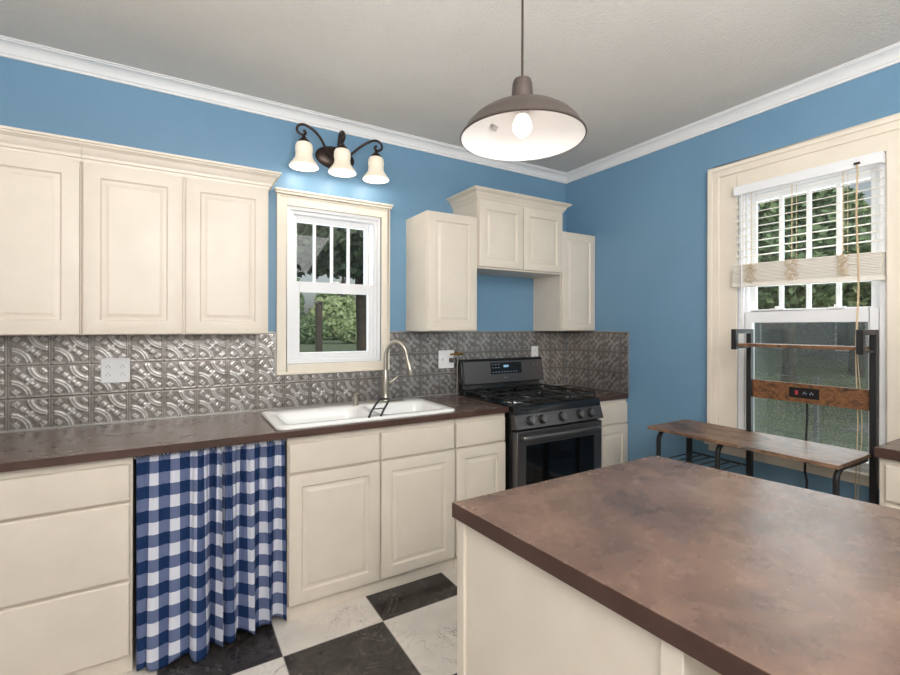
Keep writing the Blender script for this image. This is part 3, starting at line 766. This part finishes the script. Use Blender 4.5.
# gas valve and plug lead at the left back of the range
gv = thing('gas_valve', 'brass gas fitting on the tin backsplash behind the left of the range', 'valve', (-1.09, -0.03, 1.20))
MB().tube([(-1.17, -0.020, 1.207), (-1.06, -0.022, 1.207)], 0.007, 10).build('pipe', M['brass'], gv)
MB().tube([(-1.10, -0.022, 1.207), (-1.10, -0.022, 1.222)], 0.010, 10).build('tap', M['brass'], gv)

# ------------------------------------------------------------------ outlets
def outlet(label, x0, x1, z0, z1, kinds, name='wall_outlet', cat='outlet'):
    o = thing(name, label, cat, ((x0 + x1) / 2, -0.01, z0))
    pl = MB().box(x0, x1, -0.014, -0.007, z0, z1).build('cover_plate', M['plastic'], o, 0.002)
    n = len(kinds); w = (x1 - x0) / n
    for i, k in enumerate(kinds):
        cx = x0 + w * (i + .5); cz = (z0 + z1) / 2
        if k == 'duplex':
            for s in (-1, 1):
                r = MB().loft([rr for rr in ([(cx + a, -0.014, cz + s * .02 + b) for a, b in ((-.015, -.010), (.015, -.010), (.015, .012), (-.015, .012))], [(cx + a, -0.0155, cz + s * .02 + b) for a, b in ((-.015, -.010), (.015, -.010), (.015, .012), (-.015, .012))])]).build('receptacle', M['plastic'], o)
                MB().box(cx - .008, cx - .006, -0.0162, -0.0154, cz + s * .02 - .006, cz + s * .02 + .001).box(cx + .006, cx + .008, -0.0162, -0.0154, cz + s * .02 - .006, cz + s * .02 + .001).box(cx - .002, cx + .002, -0.0162, -0.0154, cz + s * .02 + .005, cz + s * .02 + .009).build('slots', M['socket'], r)
        elif k == 'switch':
            MB().box(cx - .005, cx + .005, -0.022, -0.014, cz - .010, cz + .010).build('toggle', M['plastic'], o, 0.001)
    return o
outlet('white four-socket outlet plate on the tin backsplash under the left wall cabinets', -3.190, -3.072, 1.120, 1.243, ['duplex', 'duplex'])
outlet('white double outlet plate with a dark plug, between faucet and range', -1.262, -1.134, 1.108, 1.236, ['switch', 'duplex'])
outlet('small white single outlet plate above the right end of the range backguard', -0.394, -0.326, 1.135, 1.250, ['duplex'])
pg = thing('power_plug', 'grey plug and lead in the outlet plate beside the range', 'plug', (-1.165, -0.03, 1.15))
MB().box(-1.180, -1.152, -0.045, -0.0150, 1.150, 1.182).build('plug_body', M['slate2'], pg, 0.005)
MB().tube([(-1.166, -0.045, 1.175), (-1.155, -0.055, 1.195), (-1.135, -0.05, 1.198), (-1.12, -0.04, 1.17), (-1.117, -0.03, 1.10), (-1.1125, -0.022, 1.0), (-1.1125, -0.020, 0.9), (-1.1125, -0.020, 0.5), (-1.1125, -0.020, 0.002)], 0.0040, 8).build('lead', M['sticker'], pg)

# ------------------------------------------------------------------ vanity light
vl = thing('vanity_light', 'bronze scrolled three-arm wall light with alabaster bell shades above the sink window', 'wall light', (-2.012, -0.03, 2.40))
MB().loft([[(-2.012 + a * .125 * math.cos(2 * PI * i / 40), y, 2.466 + a * .072 * math.sin(2 * PI * i / 40)) for i in range(40)] for a, y in ((1, -0.001), (1, -0.006), (.93, -0.012), (.8, -0.02), (.5, -0.027), (.1, -0.03))]).build('back_plate', M['bronze'], vl)
def sconce(x, y, side):
    top = 2.472
    sh = MB().lathe((x, y, 0), [(0.030, top), (0.042, top - .006), (0.048, top - .018), (0.050, top - .042), (0.047, top - .066), (0.049, top - .086), (0.061, top - .108), (0.078, top - .128), (0.084, top - .142),
        (0.081, top - .143), (0.060, top - .110), (0.046, top - .088), (0.043, top - .05), (0.036, top - .008)], 36, cap0=False, cap1=False).build('shade', M['alabaster'], vl)
    MB().lathe((x, y, top - .085), [(0.004, -.03), (0.018, -.022), (0.024, 0), (0.018, 0.025), (0.010, .045), (0.009, .075)], 20).build('bulb', M['bulb'], vl)
    MB().lathe((x, y, 0), [(0.036, top - .004), (0.034, top + .006), (0.020, top + .020), (0.010, top + .032), (0.008, top + .045)], 24).build('shade_holder', M['bronze'], vl)
    pts = []
    if side == 0:
        pts = [(x, -0.02, 2.470), (x, -0.05, 2.475), (x, -0.085, 2.50), (x, -0.105, 2.537), (x, -0.125, 2.572), (x, -0.152, 2.574), (x, -0.172, 2.558), (x, -0.176, 2.537), (x, -0.162, 2.525), (x, -0.150, 2.525)]
        pts2 = [(x, y, 2.515), (x, y + .008, 2.54), (x, y + .014, 2.556)]
    else:
        s = side; yy = y
        pts = [(-2.012 + s * .02, -0.025, 2.452), (-2.012 + s * .07, -0.07, 2.475), (-2.012 + s * .12, yy + .02, 2.520), (-2.012 + s * .165, yy, 2.552), (x - s * .015, yy, 2.573), (x + s * .014, yy, 2.574), (x + s * .036, yy, 2.558), (x + s * .040, yy, 2.537), (x + s * .028, yy, 2.521), (x + s * .006, yy, 2.515), (x - s * .008, yy, 2.525), (x - s * .005, yy, 2.538), (x + s * .006, yy, 2.539)]
    # smooth (Catmull-Rom)
    P = [Vector(p) for p in pts]; out = []
    for i in range(len(P) - 1):
        p0 = P[max(i - 1, 0)]; p1 = P[i]; p2 = P[i + 1]; p3 = P[min(i + 2, len(P) - 1)]
        for k in range(5):
            t = k / 5; out.append(0.5 * ((2 * p1) + (p2 - p0) * t + (2 * p0 - 5 * p1 + 4 * p2 - p3) * t * t + (3 * p1 - p0 - 3 * p2 + p3) * t ** 3))
    out.append(P[-1])
    MB().tube(out, 0.0078 if side else 0.013, 10).build('arm', M['bronze'], vl)
sconce(-2.236, -0.14, -1); sconce(-2.014, -0.155, 0); sconce(-1.792, -0.14, 1)

# ------------------------------------------------------------------ pendant
DX, DY, RZP = -1.9695, -1.767, 1.978
pn = thing('pendant_lamp', 'brown warehouse-style pendant lamp with white interior hanging over the island', 'pendant light', (DX, DY, RZP))
R_ = 0.187
MB().lathe((DX, DY, RZP), [(R_, 0), (R_ + .004, 0.003), (R_ + .002, 0.008), (R_ * .975, 0.014), (R_ * .91, 0.036), (R_ * .81, 0.056), (R_ * .67, 0.074), (R_ * .50, 0.086), (R_ * .30, 0.093), (R_ * .17, 0.095)], 64, cap0=False).build('shade', M['pendant'], pn)
MB().lathe((DX, DY, RZP), [(R_ - .001, 0.001), (R_ * .965, 0.012), (R_ * .90, 0.034), (R_ * .80, 0.053), (R_ * .66, 0.071), (R_ * .49, 0.083), (R_ * .29, 0.089), (0.001, 0.091)], 64, cap0=False).build('shade_lining', M['shadein'], pn)
MB().lathe((DX, DY, RZP), [(0.036, 0.094), (0.034, 0.104), (0.032, 0.140), (0.030, 0.168), (0.026, 0.180), (0.016, 0.185), (0.006, 0.186)], 32).build('socket_cup', M['pendant'], pn)
MB().lathe((DX, DY, RZP), [(0.016, 0.090), (0.018, 0.080), (0.021, 0.070)], 20).build('lamp_holder', M['shadein'], pn)
MB().lathe((DX, DY, RZP), [(0.014, 0.072), (0.020, 0.066), (0.028, 0.050), (0.030, 0.036), (0.026, 0.022), (0.015, 0.011), (0.001, 0.008)], 28).build('bulb', M['bulb'], pn)
MB().tube([(DX, DY, RZP + .17), (DX, DY, 2.685)], 0.0035, 8).build('cord', M['bronze'], pn)
MB().lathe((DX, DY, 2.675), [(0.058, 0.025), (0.058, 0.015), (0.04, 0.003), (0.006, 0)], 28).build('ceiling_canopy', M['pendant'], pn)
mb = MB(); fx, rx = Vector((.516, .8565, 0)), Vector((.8565, -.516, 0))
cc = Vector((DX, DY, RZP)) - rx * 0.078 + fx * 0.075; nrm = (Vector((DX, DY, RZP - .05)) - cc).normalized()
cc += Vector((0, 0, .066)); uu = nrm.cross(Vector((0, 0, 1))).normalized(); vv = nrm.cross(uu)
r0 = [cc + nrm * .002 + uu * a + vv * b for a, b in ((-.011, -.009), (.011, -.009), (.011, .009), (-.011, .009))]
mb.loft([r0, [p + nrm * .0006 for p in r0]]).build('sticker', M['sticker'], pn)

# ------------------------------------------------------------------ island
isl = thing('kitchen_island', 'cream panelled kitchen island with a large brown stone-look laminate top', 'island', (-1.7, -2.4, 0))
poly = [(-2.214, -1.764), (-2.124, -3.02), (-1.115, -3.02), (-1.302, -1.756)]
MB().prism([(x, y) for x, y in poly], 0.8745, 0.9145).build('worktop', [M['counter_island']], isl, 0.0015)
tp = [o for o in COL.objects if o.name.startswith('worktop') and o.parent == isl][0]
def inset(poly, d):
    cx = sum(p[0] for p in poly) / 4; cy = sum(p[1] for p in poly) / 4
    return [(p[0] + (d if p[0] < cx else -d), p[1] + (d if p[1] < cy else -d)) for p in poly]
e0 = inset(poly, -0.0012)
mb = MB(); mb.loft([[(x, y, 0.8738) for x, y in e0], [(x, y, 0.9128) for x, y in e0]], False, False)
mb.build('edge_band', M['counter_edge'], isl)
bp = [(-2.197, -1.782), (-2.150, -2.385), (-1.33, -2.385), (-1.335, -1.782)]
MB().prism(bp, 0.0, 0.8737).build('body', M['cream'], isl, 0.001)
MB().prism([(-2.205, -1.774), (-2.2035, -1.806), (-2.18, -1.806), (-2.18, -1.774)], 0.0, 0.8737).build('corner_post', M['cream'], isl, 0.002)
MB().prism([(-2.162, -2.365), (-2.159, -2.405), (-2.10, -2.405), (-2.10, -2.365)], 0.0, 0.8737).build('end_post', M['cream'], isl, 0.002)
MB().prism([(-2.02, -2.386), (-1.98, -2.98), (-1.25, -2.98), (-1.31, -2.386)], 0.0, 0.8737).build('knee_panel', M['cream2'], isl)

# right-hand cabinet run
rc = thing('drawer_cabinet', 'cream base cabinet under brown top at the far right, beside the rustic rack', 'cabinet', (-0.2, -2.65, 0))
MB().box(-0.385, -0.001, -3.10, -2.150, 0.0, 0.872).build('body', M['cream'], rc, 0.0015)
slab('drawer', 'x', -0.385, -2.62, -2.170, 0.700, 0.848, rc); slab('drawer', 'x', -0.385, -3.09, -2.63, 0.700, 0.848, rc)
raised_door('door', 'x', -0.385, -2.62, -2.170, 0.088, 0.690, rc); raised_door('door', 'x', -0.385, -3.09, -2.63, 0.088, 0.690, rc)
rct = thing('worktop', 'brown laminate worktop at the far right edge, beside the rustic rack', 'countertop', (-0.2, -2.6, 0.872))
MB().box(-0.408, -0.002, -3.12, -2.142, 0.874, 0.914).build('surface', M['counter'], rct, 0.001)
MB().box(-0.4095, -0.408, -3.12, -2.1405, 0.8735, 0.913).box(-0.408, -0.002, -2.142, -2.1405, 0.8735, 0.913).build('front_edge', M['counter_edge'], rct)

# ------------------------------------------------------------------ rustic rack in front of the right window
rk = thing('bakers_rack', 'black metal framed rack with rustic brown boards in front of the right window', 'rack', (-0.27, -1.58, 0))
MB().box(-0.470, -0.080, -2.042, -1.128, 0.802, 0.820).build('tabletop', M['rustic'], rk, 0.001)
def flatbar(mb, x0, x1, y0, y1, z0, z1): mb.box(x0, x1, y0, y1, z0, z1)
for y in (-1.512, -2.048):                       # back uprights with forward brackets
    mb = MB(); mb.box(-0.110, -0.078, y - .013, y + .013, 0.0, 1.396).build('upright', M['blackmetal'], rk, 0.002)
    MB().box(-0.268, -0.110, y - .013, y + .013, 1.372, 1.396).box(-0.268, -0.240, y - .013, y + .013, 1.285, 1.372).box(-0.240, -0.110, y - .006, y + .006, 1.290, 1.302).build('bracket', M['blackmetal'], rk, 0.002)
MB().box(-0.252, -0.112, -2.035, -1.525, 1.303, 1.318).build('shelf', M['rustic2'], rk, 0.001)
pnl = MB().box(-0.095, -0.080, -2.034, -1.526, 1.016, 1.114).build('back_board', M['rustic2'], rk, 0.001)
ss = MB().box(-0.100, -0.095, -1.838, -1.706, 1.040, 1.093).build('power_strip', M['gap'], rk, 0.002)
MB().box(-0.1025, -0.100, -1.748, -1.734, 1.056, 1.078).build('power_switch', M['red'], ss, 0.001)
mb = MB()
for k in range(2):
    for q in range(3): mb.box(-0.1012, -0.100, -1.778 - k * .03 + (q - 1) * .006, -1.775 - k * .03 + (q - 1) * .006, 1.060 + (6 if q == 1 else 0) * .001, 1.070 + (6 if q == 1 else 0) * .001)
mb.build('socket_slots', M['marks'], ss)
MB().tube([(-0.07, -1.775, 1.03), (-0.066, -1.776, 0.95), (-0.068, -1.772, 0.86), (-0.064, -1.768, 0.76), (-0.066, -1.765, 0.66), (-0.06, -1.772, 0.61), (-0.06, -1.768, 0.5), (-0.05, -1.74, 0.3), (-0.05, -1.7, 0.02)], 0.0055, 8).build('power_cord', M['blackmetal'], rk)
def front_leg(y):
    pts = [(-0.435, y, 0.0), (-0.435, y, 0.735)]
    for k in range(1, 9):
        a = PI / 2 * k / 8; pts.append((-0.435 + 0.058 * (1 - math.cos(a)), y, 0.735 + 0.058 * math.sin(a)))
    pts.append((-0.30, y, 0.793))
    return MB().tube(pts, 0.0125, 12).build('leg', M['blackmetal'], rk)
for y in (-1.178, -1.520, -2.022): front_leg(y)
MB().box(-0.110, -0.082, -1.172, -1.146, 0.0, 0.801).build('leg', M['blackmetal'], rk, 0.002)
for ya in (-1.185, -1.53, -2.032): MB().box(-0.30, -0.09 if ya > -1.2 else -0.11, ya, ya + .02, 0.782, 0.801).build('top_rail', M['blackmetal'], rk)
def wire_shelf(z, y0, y1, n):
    mb = MB()
    for x in (-0.42, -0.10): mb.tube([(x, y0, z), (x, y1, z)], 0.0055, 8)
    for k in range(n):
        y = y0 + (y1 - y0) * (k + .5) / n; mb.tube([(-0.42, y, z + .005), (-0.10, y, z + .005)], 0.004, 8)
    return mb.build('wire_shelf', M['blackmetal'], rk)
wire_shelf(0.625, -1.51, -1.17, 6); wire_shelf(0.36, -1.51, -1.17, 6); wire_shelf(0.12, -2.03, -1.17, 12)

# ------------------------------------------------------------------ outside
GZ = -0.45
def gz(y):
    t = min(1, max(0, (y - 0.6) / 8.4)); return GZ + 1.15 * t * t * (3 - 2 * t)
mb = MB(); rings = []
for k in range(24):
    y = 0.6 + k * 0.45
    rings.append([(-30, y, GZ - .5), (40, y, GZ - .5), (40, y, gz(y)), (-30, y, gz(y))])
rings.append([(-30, 45, GZ - .5), (40, 45, GZ - .5), (40, 45, gz(45)), (-30, 45, gz(45))])
struct(mb.loft(rings).build('ground', M['grass']))
struct(box('ground', M['grass'], (0.6, 40, -40, 0.6, GZ - .1, GZ)))
struct(box('path', M['asphalt'], (7.5, 8.6, -40, 0.6, GZ, GZ + .012)))
def leaves(mb, c, r, n, size, rnd, flat=1.0):
    for _ in range(n):
        while True:
            p = Vector((rnd.uniform(-1, 1), rnd.uniform(-1, 1), rnd.uniform(-1, 1)))
            if 0.25 < p.length < 1: break
        q = Vector(c) + Vector((p.x * r[0], p.y * r[1], p.z * r[2]))
        a = Vector((rnd.gauss(0, 1), rnd.gauss(0, 1), rnd.gauss(0, 1) * flat)).normalized(); b = a.cross(Vector((rnd.gauss(0, 1), rnd.gauss(0, 1), rnd.gauss(0, 1)))).normalized()
        s = size * rnd.uniform(.6, 1.3)
        mb.bm.faces.new([mb.bm.verts.new(q + a * s), mb.bm.verts.new(q + b * s * .6), mb.bm.verts.new(q - a * s), mb.bm.verts.new(q - b * s * .6)])
def raw(mb, name, m, parent):
    me = bpy.data.meshes.new(name); mb.bm.to_mesh(me); mb.bm.free(); return link(name, me, m, parent, smooth=0)
def tree(label, x, y, h, tr, cr, m, seed, n=2600, size=0.16, lean=0.0, branches=5, crown_z=None, name='tree', group=None):
    rnd = random.Random(seed); BZ = gz(y); t = thing(name, label, 'tree', (x, y, BZ), group)
    cz = crown_z if crown_z is not None else BZ + h * .68
    pts = [(x, y, BZ), (x + lean * .2, y, BZ + h * .15), (x + lean * .5, y, BZ + h * .4), (x + lean, y, cz)]
    mb = MB().tube(pts, [tr * 1.5, tr * 1.05, tr * .85, tr * .5], 12)
    for k in range(branches):
        a = rnd.uniform(0, 2 * PI); z0 = BZ + h * rnd.uniform(.28, .6)
        mb.tube([(x + lean * .5, y, z0), (x + math.cos(a) * cr[0] * .45, y + math.sin(a) * cr[1] * .45, z0 + h * .14), (x + math.cos(a) * cr[0] * .8, y + math.sin(a) * cr[1] * .8, z0 + h * .25)], [tr * .4, tr * .25, tr * .1], 7)
    mb.build('trunk', M['bark'], t)
    mb = MB()
    for _ in range(7):
        oc = (x + lean + rnd.uniform(-.5, .5) * cr[0], y + rnd.uniform(-.5, .5) * cr[1], cz + rnd.uniform(-.45, .45) * cr[2])
        leaves(mb, oc, (cr[0] * .6, cr[1] * .6, cr[2] * .5), n // 7, size, rnd)
    raw(mb, 'foliage', m, t)
def shrub(label, x, y, r, m, seed, n=1500, size=0.10, z=None):
    rnd = random.Random(seed); BZ = gz(y); t = thing('shrub', label, 'shrub', (x, y, BZ), 'shrubs beyond the back window')
    MB().tube([(x, y, BZ), (x, y, BZ + r[2])], [.05, .02], 8).build('stem', M['bark'], t)
    mb = MB(); leaves(mb, (x, y, BZ + r[2] * .9), r, n, size, rnd); raw(mb, 'foliage', m, t)
# seen through the back window (line of sight runs up and to the right)
tree('broad dark tree close outside the sink window, its trunk at the right pane edge', 0.36, 5.6, 6.5, 0.16, (2.8, 1.4, 1.15), M['leafd'], 11, 24000, 0.075, -0.3, 0, 3.15)
tree('tall leafy tree far behind the sink window, left of the near trunk', 1.9, 21, 7.5, 0.2, (1.7, 1.6, 2.0), M['leafm'], 12, 8000, 0.15, 0, 5, 2.3)
tree('pale leafy tree far behind the sink window, showing between post and near trunk', 4.9, 21.6, 7.0, 0.2, (1.8, 1.6, 2.0), M['leafl'], 13, 8000, 0.15, 0, 5, 2.2)
for i, (x, y, rx) in enumerate(((1.75, 16.3, 1.0), (3.9, 16, 1.0))):
    shrub(['green leafy shrub seen through the sink window, left by the dark post', 'pale leafy shrub seen through the sink window, right of the dark post'][i], x, y, (rx, .8, .6), M[['leafm', 'leafl'][i]], 30 + i, 4000, 0.09)
PG = gz(4.2)
po = thing('fence_post', 'dark square post on the lawn outside the sink window', 'post', (-0.975, 4.2, PG))
MB().box(-1.02, -0.93, 4.155, 4.245, PG, 1.76).build('post', M['bark'], po, 0.01)
MB().loft([[(-1.035, 4.14, 1.76), (-0.915, 4.14, 1.76), (-0.915, 4.26, 1.76), (-1.035, 4.26, 1.76)], [(-0.99, 4.18, 1.80), (-0.96, 4.18, 1.80), (-0.96, 4.22, 1.80), (-0.99, 4.22, 1.80)]]).build('cap', M['bark'], po)
# seen through the right window
hs = thing('neighbour_house', 'grey house with a dark roof far beyond the right window', 'house', (22, 5, GZ))
MB().box(19.5, 25, -1.5, 11.0, GZ, 2.3).build('walls', M['siding'], hs)
MB().loft([[(19.1, -1.9, 2.3), (19.1, -1.9, 2.35), (22.25, -1.9, 4.2), (25.4, -1.9, 2.35), (25.4, -1.9, 2.3)], [(19.1, 11.4, 2.3), (19.1, 11.4, 2.35), (22.25, 11.4, 4.2), (25.4, 11.4, 2.35), (25.4, 11.4, 2.3)]]).build('roof', M['roofing'], hs)
for y in (1.5, 4.3, 7.0):
    f = MB().box(19.46, 19.5, y - .5, y + .5, 0.5, 1.7).build('window', M['vinyl'], hs)
    MB().box(19.44, 19.46, y - .42, y + .42, 0.58, 1.62).build('pane', M['glassblack'], f)
tree('green leafy tree at the left beyond the right window', 13.0, 6.4, 7, 0.16, (2.1, 2.1, 2.1), M['leafm'], 21, 9000, 0.13, 0, 3, 3.8)
tree('dark green leafy tree in the middle beyond the right window', 10.6, 2.7, 7, 0.13, (1.7, 1.9, 1.9), M['leafm'], 22, 10000, 0.11, 0, 3, 3.5)
tree('green leafy tree at the right beyond the right window', 12.5, -1.0, 7, 0.16, (2.0, 2.0, 1.9), M['leafm'], 23, 8000, 0.12, 0, 3, 3.7)
tree('pale leafy tree just left of the grey house beyond the right window', 16.5, 3.2, 8, 0.16, (2.4, 2.6, 2.8), M['leafl'], 24, 8000, 0.16, 0, 3, 4.0)
dk = thing('porch_deck', 'weathered plank deck just outside the right window', 'deck', (2.0, -1.0, GZ))
mb = MB()
for k in range(16): mb.box(1.0 + k * .145, 1.0 + k * .145 + .135, -3.5, 2.6, -0.12, -0.09)
mb.build('boards', M['deck'], dk)
MB().box(1.0, 3.3, -3.5, 2.6, GZ, -0.12).build('frame', M['deck'], dk)
fn = thing('wire_fence', 'low wire fence with pale posts across the lawn beyond the right window', 'fence', (6.0, 0, GZ))
for k in range(5): MB().box(5.97, 6.03, -5 + k * 1.8, -4.94 + k * 1.8, GZ, 0.62).build('post', M['siding'], fn)
mb = MB()
for k in range(6): mb.tube([(6.0, -5, GZ + .1 + k * .19), (6.0, 2.2, GZ + .1 + k * .19)], 0.006, 6)
mb.build('wire', M['siding'], fn)

# ------------------------------------------------------------------ lights
w = bpy.data.worlds.new('World'); SC.world = w; w.use_nodes = True
nt = w.node_tree; bgd = nt.nodes['Background']
sky = nt.nodes.new('ShaderNodeTexSky'); sky.sky_type = 'NISHITA'; sky.sun_disc = False; sky.sun_elevation = math.radians(38); sky.sun_rotation = math.radians(200); sky.dust_density = 4; sky.air_density = 1.0
hsv = nt.nodes.new('ShaderNodeHueSaturation'); hsv.inputs['Saturation'].default_value = 0.35
nt.links.new(sky.outputs[0], hsv.inputs['Color']); nt.links.new(hsv.outputs[0], bgd.inputs[0]); bgd.inputs[1].default_value = 0.14
def light(name, typ, loc, energy, color=(1, 1, 1), size=0.1, size_y=None, rot=(0, 0, 0), spread=None):
    l = bpy.data.lights.new(name, typ); l.energy = energy; l.color = color
    if typ == 'AREA':
        l.size = size
        if size_y: l.shape = 'RECTANGLE'; l.size_y = size_y
        if spread: l.spread = spread
    elif typ == 'POINT': l.shadow_soft_size = size
    o = bpy.data.objects.new(name, l); COL.objects.link(o); o.location = loc; o.rotation_euler = rot; return o
WARM = (1.0, 0.9, 0.76)
for x, y in ((-2.236, -0.14), (-2.014, -0.155), (-1.792, -0.14)):
    light('sconce_light', 'POINT', (x, y, 2.320), 0.8, (1.0, 0.95, 0.88), 0.035)
light('pendant_light', 'POINT', (DX, DY, RZP - .03), 0.5, (1.0, 0.94, 0.86), 0.03)
# big soft sources: unseen fill lamps added behind the camera, and daylight through each window
light('room_fill', 'AREA', (-2.25, -3.7, 2.6), 66, (1.0, 0.985, 0.965), 2.6, 1.4, (math.radians(28), 0, math.radians(-8)))
light('ceiling_fill', 'AREA', (-2.7, -3.4, 1.75), 92, (1.0, 0.985, 0.965), 1.6, 1.0, (math.radians(160), 0, math.radians(-20)))  # added lamp aimed upward to brighten the ceiling
light('soft_fill', 'POINT', (-2.7, -3.5, 1.9), 22, (1.0, 0.985, 0.965), 0.5)  # added soft point fill that lifts the whole room
light('window_light_right', 'AREA', (0.22, -1.735, 1.45), 13, (0.90, 0.95, 1.0), 0.65, 1.4, (math.radians(90), 0, math.radians(90)))
light('window_light_back', 'AREA', (-2.0, 0.18, 1.65), 5, (0.90, 0.95, 1.0), 0.55, 0.9, (math.radians(-90), 0, 0))
l = light('sun', 'SUN', (5, -5, 10), 1.1, (1, .97, .92), rot=(math.radians(40), 0, math.radians(40))); l.data.angle = 0.3

# ------------------------------------------------------------------ camera (calibrated)
Rv = Vector((0.85646795, -0.51619461, 0.00240106)); Uv = Vector((-0.00205644, 0.00123942, 0.99999712)); Fv = Vector((0.5161961, 0.85647042, 0.0))
cam = bpy.data.cameras.new('Camera'); co = bpy.data.objects.new('Camera', cam); COL.objects.link(co)
mw = Matrix((( Rv.x, Uv.x, -Fv.x, -2.88089691), (Rv.y, Uv.y, -Fv.y, -2.8543584), (Rv.z, Uv.z, -Fv.z, 1.40227135), (0, 0, 0, 1)))
co.matrix_world = mw
cam.sensor_width = 36; cam.lens = 458.389 / 900 * 36; cam.shift_y = -10.2176 / 900; cam.clip_start = 0.02
SC.camera = co
SC.view_settings.view_transform = 'Standard'; SC.view_settings.look = 'None'; SC.view_settings.exposure = 0.0
SC.cycles.max_bounces = 8; SC.cycles.diffuse_bounces = 5; SC.cycles.transparent_max_bounces = 12
SC.cycles.use_denoising = True
SC.cycles.sample_clamp_indirect = 6
